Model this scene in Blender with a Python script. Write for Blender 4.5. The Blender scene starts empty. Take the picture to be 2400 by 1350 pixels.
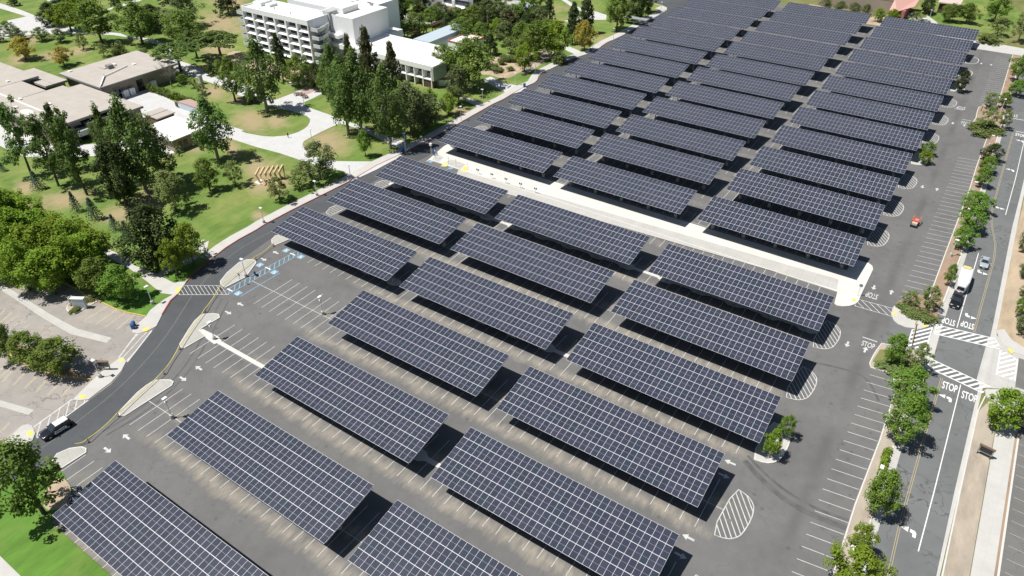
import bpy, bmesh, math, random
from mathutils import Vector, Matrix
from mathutils.geometry import tessellate_polygon
random.seed(7)
C = bpy.context.scene.collection
scene = bpy.context.scene
# ------------------------------------------------------------------ camera, world, sun, exposure
F, PITCH, YAW, CH = 1653.85, 0.6335, -0.5883, 92.6      # focal (px at 2400 wide), pitch down, yaw, height in metres
cam = bpy.data.cameras.new('camera'); cam.sensor_width = 36.0; cam.lens = F/2400*36
cam.clip_start = 1.0; cam.clip_end = 6000
FW = Vector((math.sin(YAW)*math.cos(PITCH), math.cos(YAW)*math.cos(PITCH), -math.sin(PITCH)))
RT = Vector((math.cos(YAW), -math.sin(YAW), 0)); UP = RT.cross(FW)
co = bpy.data.objects.new('camera', cam); C.objects.link(co)
co.matrix_world = Matrix(((RT.x, UP.x, -FW.x, 0), (RT.y, UP.y, -FW.y, 0), (RT.z, UP.z, -FW.z, CH), (0, 0, 0, 1)))
scene.camera = co
world = bpy.data.worlds.new('World'); scene.world = world; world.use_nodes = True
nt = world.node_tree; bg = nt.nodes['Background']; sky = nt.nodes.new('ShaderNodeTexSky')
sky.sky_type = 'NISHITA'; sky.sun_disc = False; sky.sun_elevation = math.radians(62); sky.sun_rotation = math.radians(225)
nt.links.new(sky.outputs[0], bg.inputs[0]); bg.inputs[1].default_value = 0.05
sl = bpy.data.lights.new('sun', 'SUN'); sl.energy = 4.8; sl.angle = math.radians(0.5); sl.color = (1.0, 0.965, 0.91)
so = bpy.data.objects.new('sun', sl); C.objects.link(so); so.location = (-60, -60, 200)
so.rotation_euler = Vector((0.36, 0.36, -1)).to_track_quat('-Z', 'Y').to_euler()
scene.view_settings.view_transform = 'Standard'; scene.view_settings.look = 'None'
scene.view_settings.exposure = 0.25; scene.view_settings.gamma = 1.0
scene.view_settings.use_curve_mapping = False

# ------------------------------------------------------------------ survey helper: a sighting (2400 px plan) to the point of the plane z it lies on
def G(px, py, z=0.0):
    d = FW*F + RT*(px-1200) + UP*(675-py)
    s = (z-CH)/d.z
    return (d.x*s, d.y*s)
def proj(x, y, z):
    d = Vector((x, y, z-CH)); k = d.dot(FW)
    return (1200+F*d.dot(RT)/k, 675-F*d.dot(UP)/k)
def depth(x, y, z=0): return Vector((x, y, z-CH)).dot(FW)
def W(p):                     # 2-tuple = sighting, 3-tuple = metres
    return (p[0], p[1]) if len(p) == 3 else G(p[0], p[1])
def WS(pts): return [W(p) for p in pts]
def height_of(bx, by, topy):
    x, y = G(bx, by); lo, hi = 0.0, 60.0
    for _ in range(40):
        m = (lo+hi)/2
        if proj(x, y, m)[1] > topy: lo = m
        else: hi = m
    return lo
def smooth(pts, n=2, closed=True):
    for _ in range(n):
        q = []; m = len(pts)
        for i in range(m if closed else m-1):
            a, b = pts[i], pts[(i+1) % m]
            q += [(a[0]*.75+b[0]*.25, a[1]*.75+b[1]*.25), (a[0]*.25+b[0]*.75, a[1]*.25+b[1]*.75)]
        if not closed: q = [pts[0]]+q+[pts[-1]]
        pts = q
    return pts

# ------------------------------------------------------------------ materials
def node_mat(name):
    m = bpy.data.materials.new(name); m.use_nodes = True
    t = m.node_tree; b = t.nodes['Principled BSDF']
    return m, t, b
def mix_rgb(t, fac, a, b, mode='MIX'):
    n = t.nodes.new('ShaderNodeMix'); n.data_type = 'RGBA'; n.blend_type = mode
    for s, v in ((0, fac), (6, a), (7, b)):
        if hasattr(v, 'is_linked') or isinstance(v, bpy.types.NodeSocket): t.links.new(v, n.inputs[s])
        else: n.inputs[s].default_value = v if s == 0 else (*v, 1)
    return n.outputs[2]
def noise(t, scale, detail=4, vec=None, rough=.55):
    n = t.nodes.new('ShaderNodeTexNoise'); n.inputs['Scale'].default_value = scale
    n.inputs['Detail'].default_value = detail; n.inputs['Roughness'].default_value = rough
    if vec is not None: t.links.new(vec, n.inputs['Vector'])
    return n.outputs[0]
def ramp(t, v, a, b, lo=0.0, hi=1.0):
    n = t.nodes.new('ShaderNodeMapRange'); n.inputs[1].default_value = a; n.inputs[2].default_value = b
    n.inputs[3].default_value = lo; n.inputs[4].default_value = hi; t.links.new(v, n.inputs[0]); return n.outputs[0]
def math_n(t, op, a, b=None):
    n = t.nodes.new('ShaderNodeMath'); n.operation = op
    for i, v in enumerate((a, b)):
        if v is None: continue
        if isinstance(v, bpy.types.NodeSocket): t.links.new(v, n.inputs[i])
        else: n.inputs[i].default_value = v
    return n.outputs[0]
def wpos(t): 
    return t.nodes.new('ShaderNodeNewGeometry').outputs['Position']
def simple(name, col, rough=.6, metal=0.0, var=.12, scale=3.0, spec=.5):
    m, t, b = node_mat(name)
    b.inputs['Roughness'].default_value = rough; b.inputs['Metallic'].default_value = metal
    b.inputs['Specular IOR Level'].default_value = spec
    c2 = tuple(max(0, c*(1-var*2)) for c in col); c1 = tuple(min(1, c*(1+var)) for c in col)
    co_ = t.nodes.new('ShaderNodeTexCoord').outputs['Object']
    t.links.new(mix_rgb(t, noise(t, scale, 5, co_), c2, c1), b.inputs['Base Color'])
    return m
def asphalt(name, col, tan=0.0, crack=.5, tracks=.25, bands=False):
    m, t, b = node_mat(name); p = wpos(t); b.inputs['Roughness'].default_value = .88; b.inputs['Specular IOR Level'].default_value = .25
    base = mix_rgb(t, ramp(t, noise(t, .06, 5, p), .3, .7), tuple(c*.82 for c in col), tuple(c*1.16 for c in col))
    base = mix_rgb(t, ramp(t, noise(t, .5, 6, p), .35, .75, 0, .35), base, tuple(c*1.35 for c in col))
    base = mix_rgb(t, ramp(t, noise(t, 22, 3, p), .3, .7, 0, .22), base, tuple(c*.5 for c in col))
    if crack > 0:
        v = t.nodes.new('ShaderNodeTexVoronoi'); v.feature = 'DISTANCE_TO_EDGE'; v.inputs['Scale'].default_value = .16
        w = t.nodes.new('ShaderNodeVectorMath'); w.operation = 'ADD'; t.links.new(p, w.inputs[0])
        nn = t.nodes.new('ShaderNodeTexNoise'); nn.inputs['Scale'].default_value = .35; nn.inputs['Detail'].default_value = 6; t.links.new(p, nn.inputs['Vector'])
        sc = t.nodes.new('ShaderNodeVectorMath'); sc.operation = 'SCALE'; sc.inputs[3].default_value = 9; t.links.new(nn.outputs[1], sc.inputs[0])
        t.links.new(sc.outputs[0], w.inputs[1]); t.links.new(w.outputs[0], v.inputs['Vector'])
        ck = ramp(t, v.outputs['Distance'], .008, .026, 1, 0)
        ck = math_n(t, 'MULTIPLY', ck, ramp(t, noise(t, .06, 3, p), .42, .58, 0, crack))
        base = mix_rgb(t, ck, base, tuple(c*.35 for c in col))
    # oil and tyre-dark wandering patches
    base = mix_rgb(t, ramp(t, noise(t, .17, 7, p, .65), .55, .78, 0, tracks), base, tuple(c*.55 for c in col))
    if bands:    # oil drips where engines stood
        vo = t.nodes.new('ShaderNodeTexVoronoi'); vo.inputs['Scale'].default_value = .55; t.links.new(p, vo.inputs['Vector'])
        sc_ = t.nodes.new('ShaderNodeSeparateXYZ'); t.links.new(vo.outputs['Color'], sc_.inputs[0])
        sp = math_n(t, 'MULTIPLY', ramp(t, vo.outputs['Distance'], .08, .26, 1, 0), ramp(t, sc_.outputs[0], .45, .95, 0, .5))
        base = mix_rgb(t, sp, base, tuple(c*.45 for c in col))
    if tan > 0:
        base = mix_rgb(t, ramp(t, noise(t, .09, 7, p, .6), .5, .72, 0, tan), base, (col[0]*1.9, col[1]*1.72, col[2]*1.45))
    if bands:    # dusty wash-lines that lie along both ends of every double row of stalls
        s = t.nodes.new('ShaderNodeSeparateXYZ'); t.links.new(p, s.inputs[0])
        wob = math_n(t, 'MULTIPLY', math_n(t, 'SUBTRACT', noise(t, .22, 5, p), .5), 3.2)
        yy = math_n(t, 'ADD', s.outputs[1], wob)
        mps = t.nodes.new('ShaderNodeMapping'); mps.inputs['Scale'].default_value = (1.1, .22, 1); mps.inputs['Rotation'].default_value[2] = .12; t.links.new(p, mps.inputs[0])
        yy = math_n(t, 'ADD', yy, math_n(t, 'MULTIPLY', math_n(t, 'SUBTRACT', noise(t, 1.0, 5, mps.outputs[0], .7), .5), 3.0))
        tot = None
        for y0 in (-4.3, 1.6):       # relative to 21.0 + 17.7 k
            fr = math_n(t, 'FRACT', math_n(t, 'DIVIDE', math_n(t, 'SUBTRACT', yy, 21.0+y0-8.85), 17.62))
            dd = math_n(t, 'ABSOLUTE', math_n(t, 'SUBTRACT', fr, .5))
            g_ = ramp(t, dd, .015, .105, .92, 0)
            tot = g_ if tot is None else math_n(t, 'MAXIMUM', tot, g_)
        xm = ramp(t, s.outputs[0], -104, -92, 0, 1); xm2 = ramp(t, s.outputs[0], -13, -9, 1, 0)
        far = ramp(t, s.outputs[1], 130, 140, 1, .35)
        k = math_n(t, 'MULTIPLY', math_n(t, 'MULTIPLY', tot, xm), math_n(t, 'MULTIPLY', xm2, far))
        k = math_n(t, 'MULTIPLY', k, ramp(t, noise(t, .9, 6, mps.outputs[0], .7), .32, .6, .1, 1.0))
        base = mix_rgb(t, k, base, (.31, .28, .235))
        # dark tyre lane along the east drive
        dx = math_n(t, 'ABSOLUTE', math_n(t, 'SUBTRACT', math_n(t, 'ADD', s.outputs[0], math_n(t, 'MULTIPLY', wob, .25)), -.5))
        base = mix_rgb(t, math_n(t, 'MULTIPLY', ramp(t, dx, .3, 1.5, .5, 0), ramp(t, noise(t, .08, 3, p), .35, .6)), base, tuple(c*.6 for c in col))
    t.links.new(base, b.inputs['Base Color'])
    bump = t.nodes.new('ShaderNodeBump'); bump.inputs['Strength'].default_value = .25; bump.inputs['Distance'].default_value = .02
    t.links.new(noise(t, 30, 3, p), bump.inputs['Height']); t.links.new(bump.outputs[0], b.inputs['Normal'])
    return m
def concrete(name, col, joint=1.5, ang=0.0, dirty=.35, jd=.72):
    m, t, b = node_mat(name); p = wpos(t); b.inputs['Roughness'].default_value = .85; b.inputs['Specular IOR Level'].default_value = .3
    base = mix_rgb(t, ramp(t, noise(t, .3, 6, p), .3, .7), tuple(c*.88 for c in col), col)
    base = mix_rgb(t, ramp(t, noise(t, 1.3, 8, p, .7), .52, .8, 0, dirty), base, tuple(c*.55 for c in col))
    if joint:
        mp = t.nodes.new('ShaderNodeMapping'); mp.inputs['Rotation'].default_value[2] = ang; t.links.new(p, mp.inputs[0])
        s = t.nodes.new('ShaderNodeSeparateXYZ'); t.links.new(mp.outputs[0], s.inputs[0]); k = None
        for ax in (0, 1):
            fr = math_n(t, 'FRACT', math_n(t, 'DIVIDE', s.outputs[ax], joint))
            e = ramp(t, math_n(t, 'ABSOLUTE', math_n(t, 'SUBTRACT', fr, .5)), .5-.045/joint, .5-.03/joint, 0, 1)
            k = e if k is None else math_n(t, 'MAXIMUM', k, e)
        base = mix_rgb(t, math_n(t, 'MULTIPLY', k, .8), base, tuple(c*jd for c in col))
    t.links.new(base, b.inputs['Base Color']); return m
PATCH = [(520,55,26,12),(505,112,16,8),(540,5,22,10),(1255,40,12,8),(1235,85,8,5),(588,285,13,6.5),(645,285,8,4.5),(770,332,13,7),(622,432,8,6),(655,424,7,4),(152,468,7,8),(285,503,6,6),(606,506,3,2.4),(455,340,8,4),(540,345,9,3),(45,140,10,5),(130,130,9,7),(185,120,8,5),(75,92,12,3),(575,232,7,6),(610,400,12,5),(700,345,8,4),(500,215,10,5),(1085,262,6,3),(1420,96,7,4),(60,440,6,4),(350,470,7,5)]
def grass(name, green, dry, soil, amt=.5, patches=False):
    m, t, b = node_mat(name); p = wpos(t); b.inputs['Roughness'].default_value = .9; b.inputs['Specular IOR Level'].default_value = .2
    mp = t.nodes.new('ShaderNodeMapping'); mp.inputs['Rotation'].default_value[2] = .5; mp.inputs['Scale'].default_value = (1, .28, 1); t.links.new(p, mp.inputs[0])
    base = mix_rgb(t, ramp(t, noise(t, .35, 6, mp.outputs[0], .7), .32, .68), tuple(c*.72 for c in green), tuple(c*1.25 for c in green))
    base = mix_rgb(t, ramp(t, noise(t, .075, 6, p, .65), .5-.12*amt, .72, 0, .9), base, dry)
    base = mix_rgb(t, ramp(t, noise(t, .06, 7, mp.outputs[0], .6), .6, .72, 0, .8*amt+.2), base, soil)
    if patches:     # worn, thin-grass spots surveyed on the campus lawn
        tot = None; wb = math_n(t, 'MULTIPLY', math_n(t, 'SUBTRACT', noise(t, .35, 6, p, .65), .5), 1.5)
        for px, py, rx, ry in PATCH:
            x, y = G(px, py); mpn = t.nodes.new('ShaderNodeMapping'); mpn.vector_type = 'TEXTURE'; mpn.inputs['Location'].default_value = (x, y, 0); mpn.inputs['Rotation'].default_value[2] = -.5; mpn.inputs['Scale'].default_value = (rx, ry, 1000); t.links.new(p, mpn.inputs[0])
            ln = t.nodes.new('ShaderNodeVectorMath'); ln.operation = 'LENGTH'; t.links.new(mpn.outputs[0], ln.inputs[0])
            m1 = ramp(t, math_n(t, 'ADD', ln.outputs['Value'], wb), .25, 1.15, 1, 0); tot = m1 if tot is None else math_n(t, 'MAXIMUM', tot, m1)
        base = mix_rgb(t, math_n(t, 'MULTIPLY', tot, .9), base, soil)
    base = mix_rgb(t, ramp(t, noise(t, 9, 4, p, .8), .3, .75, 0, .35), base, tuple(c*.45 for c in green))
    t.links.new(base, b.inputs['Base Color'])
    bump = t.nodes.new('ShaderNodeBump'); bump.inputs['Strength'].default_value = .6; bump.inputs['Distance'].default_value = .08
    t.links.new(noise(t, 12, 4, p), bump.inputs['Height']); t.links.new(bump.outputs[0], b.inputs['Normal'])
    return m
def leaf(name, dark, light, hue=.0):
    m, t, b = node_mat(name); b.inputs['Roughness'].default_value = .65; b.inputs['Specular IOR Level'].default_value = .12
    g_ = t.nodes.new('ShaderNodeNewGeometry'); oi = t.nodes.new('ShaderNodeObjectInfo')
    oc = t.nodes.new('ShaderNodeTexCoord').outputs['Object']
    base = mix_rgb(t, ramp(t, noise(t, .9, 3, oc), .3, .7), dark, light)
    base = mix_rgb(t, ramp(t, g_.outputs['Random Per Island'], 0, 1, 0, .55), base, tuple(c*1.25 for c in light))
    h = t.nodes.new('ShaderNodeHueSaturation'); t.links.new(base, h.inputs['Color'])
    t.links.new(ramp(t, oi.outputs['Random'], 0, 1, .488, .512), h.inputs['Hue'])
    t.links.new(ramp(t, oi.outputs['Random'], 0, 1, .9, 1.15), h.inputs['Value'])
    t.links.new(h.outputs[0], b.inputs['Base Color'])
    tr = t.nodes.new('ShaderNodeBsdfTranslucent'); t.links.new(h.outputs[0], tr.inputs[0])
    mx = t.nodes.new('ShaderNodeMixShader'); mx.inputs[0].default_value = .36
    t.links.new(b.outputs[0], mx.inputs[1]); t.links.new(tr.outputs[0], mx.inputs[2]); t.links.new(mx.outputs[0], t.nodes['Material Output'].inputs[0])
    return m
def cell_mat(name):
    m, t, b = node_mat(name); g_ = t.nodes.new('ShaderNodeNewGeometry'); oi = t.nodes.new('ShaderNodeObjectInfo')
    r = math_n(t, 'FRACT', math_n(t, 'ADD', g_.outputs['Random Per Island'], oi.outputs['Random']))
    a = mix_rgb(t, r, (.034, .039, .059), (.046, .050, .075))
    r2 = math_n(t, 'FRACT', math_n(t, 'MULTIPLY', r, 7.31))
    a = mix_rgb(t, ramp(t, r2, .6, 1, 0, .8), a, (.031, .044, .063))
    t.links.new(a, b.inputs['Base Color']); b.inputs['Roughness'].default_value = .3
    b.inputs['Specular IOR Level'].default_value = .28
    return m
M = dict(
 lot=asphalt('lot_asphalt', (.150, .150, .148), tan=.10, crack=.2, tracks=.3, bands=True),
 road=asphalt('road_asphalt', (.088, .094, .100), tan=.0, crack=.25, tracks=.2),
 street=asphalt('street_asphalt', (.155, .161, .162), tan=.04, crack=.7, tracks=.3),
 oldlot=asphalt('worn_pale_asphalt', (.315, .292, .268), tan=.2, crack=.6, tracks=.28),
 eastlot=asphalt('east_lot_asphalt', (.165, .163, .155), tan=.2, crack=.4, tracks=.4),
 walk=concrete('sidewalk_concrete', (.53, .52, .49), 1.8, .05, .3, .86),
 path=concrete('path_concrete', (.57, .57, .56), 2.4, .3, .4, .8),
 plaza=concrete('plaza_concrete', (.66, .65, .61), 3.0, 0, .22, .82),
 gutter=concrete('gutter_concrete', (.50, .49, .46), 3.0, 0, .5),
 island=concrete('island_concrete', (.44, .43, .395), 2.0, .3, .3),
 kerb=simple('kerb_concrete', (.62, .61, .57), .8), redkerb=simple('red_kerb_paint', (.38, .085, .075), .7, var=.3),
 yelkerb=simple('yellow_kerb_paint', (.66, .46, .13), .7, var=.25),
 brick=concrete('brick_paving', (.46, .33, .29), .5, .3, .3),
 grass=grass('campus_grass', (.135, .222, .046), (.32, .325, .11), (.42, .32, .20), .62, True),
 lush=grass('lush_grass', (.115, .235, .038), (.20, .27, .07), (.27, .20, .10), .1),
 field=grass('dry_field', (.16, .18, .06), (.27, .25, .11), (.34, .26, .16), .9),
 soil=grass('bare_soil', (.46, .36, .25), (.52, .43, .31), (.44, .31, .20), .5),
 mulch=grass('bark_mulch', (.34, .235, .165), (.44, .35, .27), (.33, .175, .105), .6),
 dirt=grass('verge_dirt', (.42, .36, .29), (.48, .43, .36), (.42, .31, .21), .5),
 white=simple('white_road_paint', (.78, .78, .76), .7, var=.12, scale=1.5),
 blue=simple('blue_road_paint', (.24, .42, .56), .7, var=.25, scale=2), yellow=simple('yellow_road_paint', (.46, .38, .22), .7, var=.2),
 wornwhite=simple('worn_white_paint', (.60, .60, .58), .75, var=.25, scale=1.2), faint=simple('faint_white_paint', (.36, .36, .34), .8, var=.3), shadeback=simple('shade_darkened_backsheet', (.05, .05, .055), .7),  # panel undersides coloured dark to deepen the shade below the canopies
 tactile=simple('tactile_yellow', (.80, .62, .14), .7, var=.12),
 frame=simple('panel_frame_aluminium', (.67, .68, .71), .45, 0, .04), cell=cell_mat('photovoltaic_cells'), busbar=simple('cell_busbar', (.20, .21, .26), .5),
 steel=simple('galvanised_steel', (.30, .31, .33), .5, .3), footing=simple('footing_concrete', (.46, .46, .43), .85),
 bark=simple('bark', (.13, .10, .075), .95, var=.35, scale=6), barkpale=simple('pale_bark', (.30, .27, .23), .95, var=.3, scale=6),
 wallwhite=simple('white_concrete_wall', (.84, .85, .86), .8, var=.05, scale=.6), wallgrey=simple('grey_concrete_wall', (.42, .44, .44), .85, var=.12, scale=.5),
 stairgrey=simple('pale_grey_concrete', (.58, .60, .60), .85, var=.1, scale=.5), roofwhite=simple('white_roof_membrane', (.80, .78, .73), .8, var=.05, scale=.3), rooftan=concrete('gravel_roof', (.47, .43, .385), 0, 0, .3),
 wallTan=simple('tan_wall', (.33, .28, .22), .85, var=.08, scale=.5), fascia=simple('grey_fascia', (.25, .25, .24), .8, var=.06),
 glass=simple('dark_window_glass', (.02, .022, .035), .12, 0, .1, 1, .6), bronze=simple('bronze_mullion', (.09, .07, .08), .5),
 brickwall=simple('dark_brick_wall', (.10, .06, .05), .85, var=.2), bluemetal=simple('blue_grey_metal_roof', (.52, .60, .66), .45, .1, .05),
 salmon=simple('salmon_roof', (.60, .34, .29), .8, var=.06), pinktrim=simple('red_parapet_trim', (.42, .16, .14), .8),
 timber=simple('weathered_timber', (.62, .47, .27), .8, var=.2, scale=4), brown=simple('brown_timber', (.17, .11, .075), .8),
 pole=simple('pale_lamp_pole', (.66, .67, .66), .5, .1, .05), lens=simple('lamp_lens', (.85, .85, .83), .3), dark=simple('dark_metal', (.035, .035, .04), .5),
 red=simple('signal_red', (.60, .05, .035), .5, var=.08), orange=simple('faded_orange_red_paint', (.62, .13, .07), .5, var=.2),
 bluebin=simple('blue_plastic', (.03, .11, .30), .5), tyre=simple('tyre_rubber', (.02, .02, .02), .8), rim=simple('wheel_rim', (.4, .4, .42), .35, .6),
 carblack=simple('black_car_paint', (.012, .013, .018), .18, 0, .05, 1, .7), carwhite=simple('white_car_paint', (.80, .80, .80), .25, 0, .02, 1, .6),
 carsilver=simple('silver_car_paint', (.50, .55, .60), .25, .3, .03, 1, .6), carglass=simple('car_glass', (.025, .035, .04), .08, 0, .05, 1, .8),
 tape=simple('yellow_caution_tape', (.75, .66, .14), .5), skin=simple('skin', (.42, .25, .17), .6), cloth=simple('dark_clothing', (.03, .035, .05), .8),
 rock=simple('boulder_stone', (.5, .42, .33), .9, var=.2), green=simple('utility_green_grey', (.30, .34, .31), .6), tent=simple('grey_shelter_roof', (.30, .33, .34), .6),
)
LEAF = dict(
 ash=leaf('ash_leaves', (.105, .178, .018), (.240, .345, .040)), broad=leaf('broadleaf', (.078, .130, .026), (.185, .265, .052)),
 dark=leaf('dark_leaves', (.030, .048, .016), (.078, .104, .034)), oak=leaf('oak_leaves', (.085, .115, .045), (.185, .220, .092)),
 pine=leaf('pine_needles', (.066, .125, .030), (.170, .255, .070)), conifer=leaf('conifer_needles', (.045, .075, .030), (.110, .145, .060)),
 cedar=leaf('blue_cedar_needles', (.085, .145, .105), (.190, .270, .200)), yellow=leaf('yellowing_leaves', (.26, .22, .035), (.48, .40, .08)),
 street=leaf('street_tree_leaves', (.080, .152, .020), (.200, .315, .052)), olive=leaf('pale_olive_leaves', (.125, .172, .048), (.255, .300, .105)),
 redwood=leaf('bronze_green_needles', (.070, .082, .036), (.160, .160, .075)), tuft=leaf('shrub_leaves', (.09, .135, .035), (.21, .26, .09)),
)
# ------------------------------------------------------------------ mesh helpers
def bm_obj(name, bm, mats, parent=None, loc=None):
    me = bpy.data.meshes.new(name); bm.to_mesh(me); bm.free()
    for m in (mats if isinstance(mats, (list, tuple)) else [mats]): me.materials.append(m)
    o = bpy.data.objects.new(name, me); C.objects.link(o)
    if parent: o.parent = parent
    if loc: o.location = loc
    return o
def box(bm, x0, x1, y0, y1, z0, z1, mi=0):
    v = [bm.verts.new(p) for p in ((x0, y0, z0), (x1, y0, z0), (x1, y1, z0), (x0, y1, z0), (x0, y0, z1), (x1, y0, z1), (x1, y1, z1), (x0, y1, z1))]
    for f in ((0, 3, 2, 1), (4, 5, 6, 7), (0, 1, 5, 4), (1, 2, 6, 5), (2, 3, 7, 6), (3, 0, 4, 7)):
        bm.faces.new([v[i] for i in f]).material_index = mi
    return v
def tube(bm, a, b, r0, r1=None, n=8, mi=0, cap=True):
    a, b = Vector(a), Vector(b); r1 = r0 if r1 is None else r1
    d = (b-a).normalized(); s = d.orthogonal().normalized(); u = d.cross(s)
    A = []; B = []
    for i in range(n):
        t = 2*math.pi*i/n; o = s*math.cos(t)+u*math.sin(t)
        A.append(bm.verts.new(a+o*r0)); B.append(bm.verts.new(b+o*r1))
    for i in range(n): 
        j = (i+1) % n; bm.faces.new((A[i], A[j], B[j], B[i])).material_index = mi
    if cap: bm.faces.new(A[::-1]).material_index = mi; bm.faces.new(B).material_index = mi
def bar(bm, a, b, w, h, mi=0):
    a, b = Vector(a), Vector(b); d = (b-a).normalized(); s = d.cross(Vector((0, 0, 1)))
    if s.length < .01: s = Vector((1, 0, 0))
    s.normalize(); u = s.cross(d); q = []
    for p in (a, b):
        for i, j in ((-1, -1), (1, -1), (1, 1), (-1, 1)): q.append(bm.verts.new(p+s*i*w/2+u*j*h/2))
    for f in ((3, 2, 1, 0), (4, 5, 6, 7), (0, 1, 5, 4), (1, 2, 6, 5), (2, 3, 7, 6), (3, 0, 4, 7)): bm.faces.new([q[i] for i in f]).material_index = mi
def poly(bm, pts, z, depth_=0.0, mi=0):
    pts = [p for i, p in enumerate(pts) if (Vector(p)-Vector(pts[i-1])).length > 1e-4]
    vs = [bm.verts.new((p[0], p[1], z)) for p in pts]
    for t in tessellate_polygon([[Vector((p[0], p[1], 0)) for p in pts]]):
        try:
            f = bm.faces.new([vs[i] for i in t]); f.normal_update()
            if f.normal.z < 0: f.normal_flip()
            f.material_index = mi
        except ValueError: pass
    if depth_ > 0:
        vb = [bm.verts.new((p[0], p[1], z-depth_)) for p in pts]; n = len(pts)
        for i in range(n):
            j = (i+1) % n
            try: bm.faces.new((vs[i], vs[j], vb[j], vb[i])).material_index = mi
            except ValueError: pass
def sheet(name, pts, z, mat, d=0.0, sm=0, label=None):
    bm = bmesh.new(); p = WS(pts)
    if sm: p = smooth(p, sm)
    poly(bm, p, z, d); o = bm_obj(name, bm, mat); o['kind'] = 'structure'
    if label: o['label'] = label
    return o
def line_quad(bm, a, b, w, z, mi=0):
    a, b = Vector((a[0], a[1])), Vector((b[0], b[1])); d = b-a
    if d.length < 1e-4: return
    n = Vector((-d.y, d.x)).normalized()*w/2
    f = bm.faces.new([bm.verts.new((p.x, p.y, z)) for p in (a-n, b-n, b+n, a+n)]); f.material_index = mi
def ribbon(bm, pts, w, z0, z1, closed=False, mi=0, side=0.0):
    m = len(pts); L = []; R_ = []
    for i in range(m):
        a = Vector(pts[i-1] if (i > 0 or closed) else pts[i]); b = Vector(pts[(i+1) % m] if (i < m-1 or closed) else pts[i])
        d = (b-a); d = d.normalized() if d.length > 0 else Vector((1, 0)); n = Vector((-d.y, d.x)); p = Vector(pts[i])
        L.append(p+n*(w/2+side)); R_.append(p-n*(w/2-side))
    lt = [bm.verts.new((p.x, p.y, z1)) for p in L]; rt = [bm.verts.new((p.x, p.y, z1)) for p in R_]
    if z1 > z0: lb = [bm.verts.new((p.x, p.y, z0)) for p in L]; rb = [bm.verts.new((p.x, p.y, z0)) for p in R_]
    for i in range(m if closed else m-1):
        j = (i+1) % m
        fs = [(rt[i], rt[j], lt[j], lt[i])]
        if z1 > z0: fs += [(lt[i], lt[j], lb[j], lb[i]), (rb[i], rb[j], rt[j], rt[i])]
        for f in fs: bm.faces.new(f).material_index = mi
def kerb(name, pts, mat, w=.2, h=.15, closed=False, sm=0):
    p = WS(pts)
    if sm: p = smooth(p, sm, closed)
    bm = bmesh.new(); ribbon(bm, p, w, 0, h, closed); o = bm_obj(name, bm, mat); o['kind'] = 'structure'; return o
def stripe(name, pts, mat, w, z, sm=0, closed=False):
    p = WS(pts)
    if sm: p = smooth(p, sm, closed)
    bm = bmesh.new(); ribbon(bm, p, w, z, z, closed); o = bm_obj(name, bm, mat); o['kind'] = 'structure'; return o
def thing(name, label, cat, loc=(0, 0, 0), rz=0.0, group=None):
    o = bpy.data.objects.new(name, None); C.objects.link(o); o.location = loc; o.rotation_euler = (0, 0, rz); o.empty_display_size = .5
    o['label'] = label; o['category'] = cat
    if group: o['group'] = group
    return o
def part(name, bm, mats, parent, kind=None):
    o = bm_obj(name, bm, mats, parent)
    if kind: o['kind'] = kind
    return o
def inst(proto, parent, name=None, loc=None, rot=None, scl=None):
    o = proto.copy(); C.objects.link(o); o.parent = parent
    if name: o.name = name
    if loc is not None: o.location = loc
    if rot is not None: o.rotation_euler = rot
    if scl is not None: o.scale = scl
    return o
def copy_tree(o, parent=None):
    c = o.copy(); C.objects.link(c)
    if parent: c.parent = parent
    for ch in list(o.children): copy_tree(ch, c)
    return c
def inside(p, poly_):
    x, y = p; c = False; n = len(poly_)
    for i in range(n):
        x1, y1 = poly_[i]; x2, y2 = poly_[i-1]
        if (y1 > y) != (y2 > y) and x < (x2-x1)*(y-y1)/(y2-y1)+x1: c = not c
    return c
def clip_seg(a, b, poly_):
    """parts of segment a-b inside a polygon"""
    ts = [0, 1]; ax, ay = a; bx, by = b; n = len(poly_)
    for i in range(n):
        x1, y1 = poly_[i]; x2, y2 = poly_[i-1]
        d = (bx-ax)*(y2-y1)-(by-ay)*(x2-x1)
        if abs(d) < 1e-9: continue
        t = ((x1-ax)*(y2-y1)-(y1-ay)*(x2-x1))/d; u = ((x1-ax)*(by-ay)-(y1-ay)*(bx-ax))/d
        if 0 < t < 1 and 0 <= u <= 1: ts.append(t)
    ts.sort(); out = []
    for t0, t1 in zip(ts, ts[1:]):
        m = (t0+t1)/2
        if t1-t0 > 1e-4 and inside((ax+(bx-ax)*m, ay+(by-ay)*m), poly_):
            out.append(((ax+(bx-ax)*t0, ay+(by-ay)*t0), (ax+(bx-ax)*t1, ay+(by-ay)*t1)))
    return out
def hatch(bm, pts, dirv, step, w, z, border=.12, mi=0):
    pts = list(pts); d = Vector(dirv).normalized(); n = Vector((-d.y, d.x)); c = Vector((sum(p[0] for p in pts)/len(pts), sum(p[1] for p in pts)/len(pts)))
    k = -60
    while k < 60:
        o = c+n*k*step; a = o-d*80; b = o+d*80
        for s, e in clip_seg((a.x, a.y), (b.x, b.y), pts): line_quad(bm, s, e, w, z, mi)
        k += 1
    if border: ribbon(bm, pts, border, z+.002, z+.002, True, mi)
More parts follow.
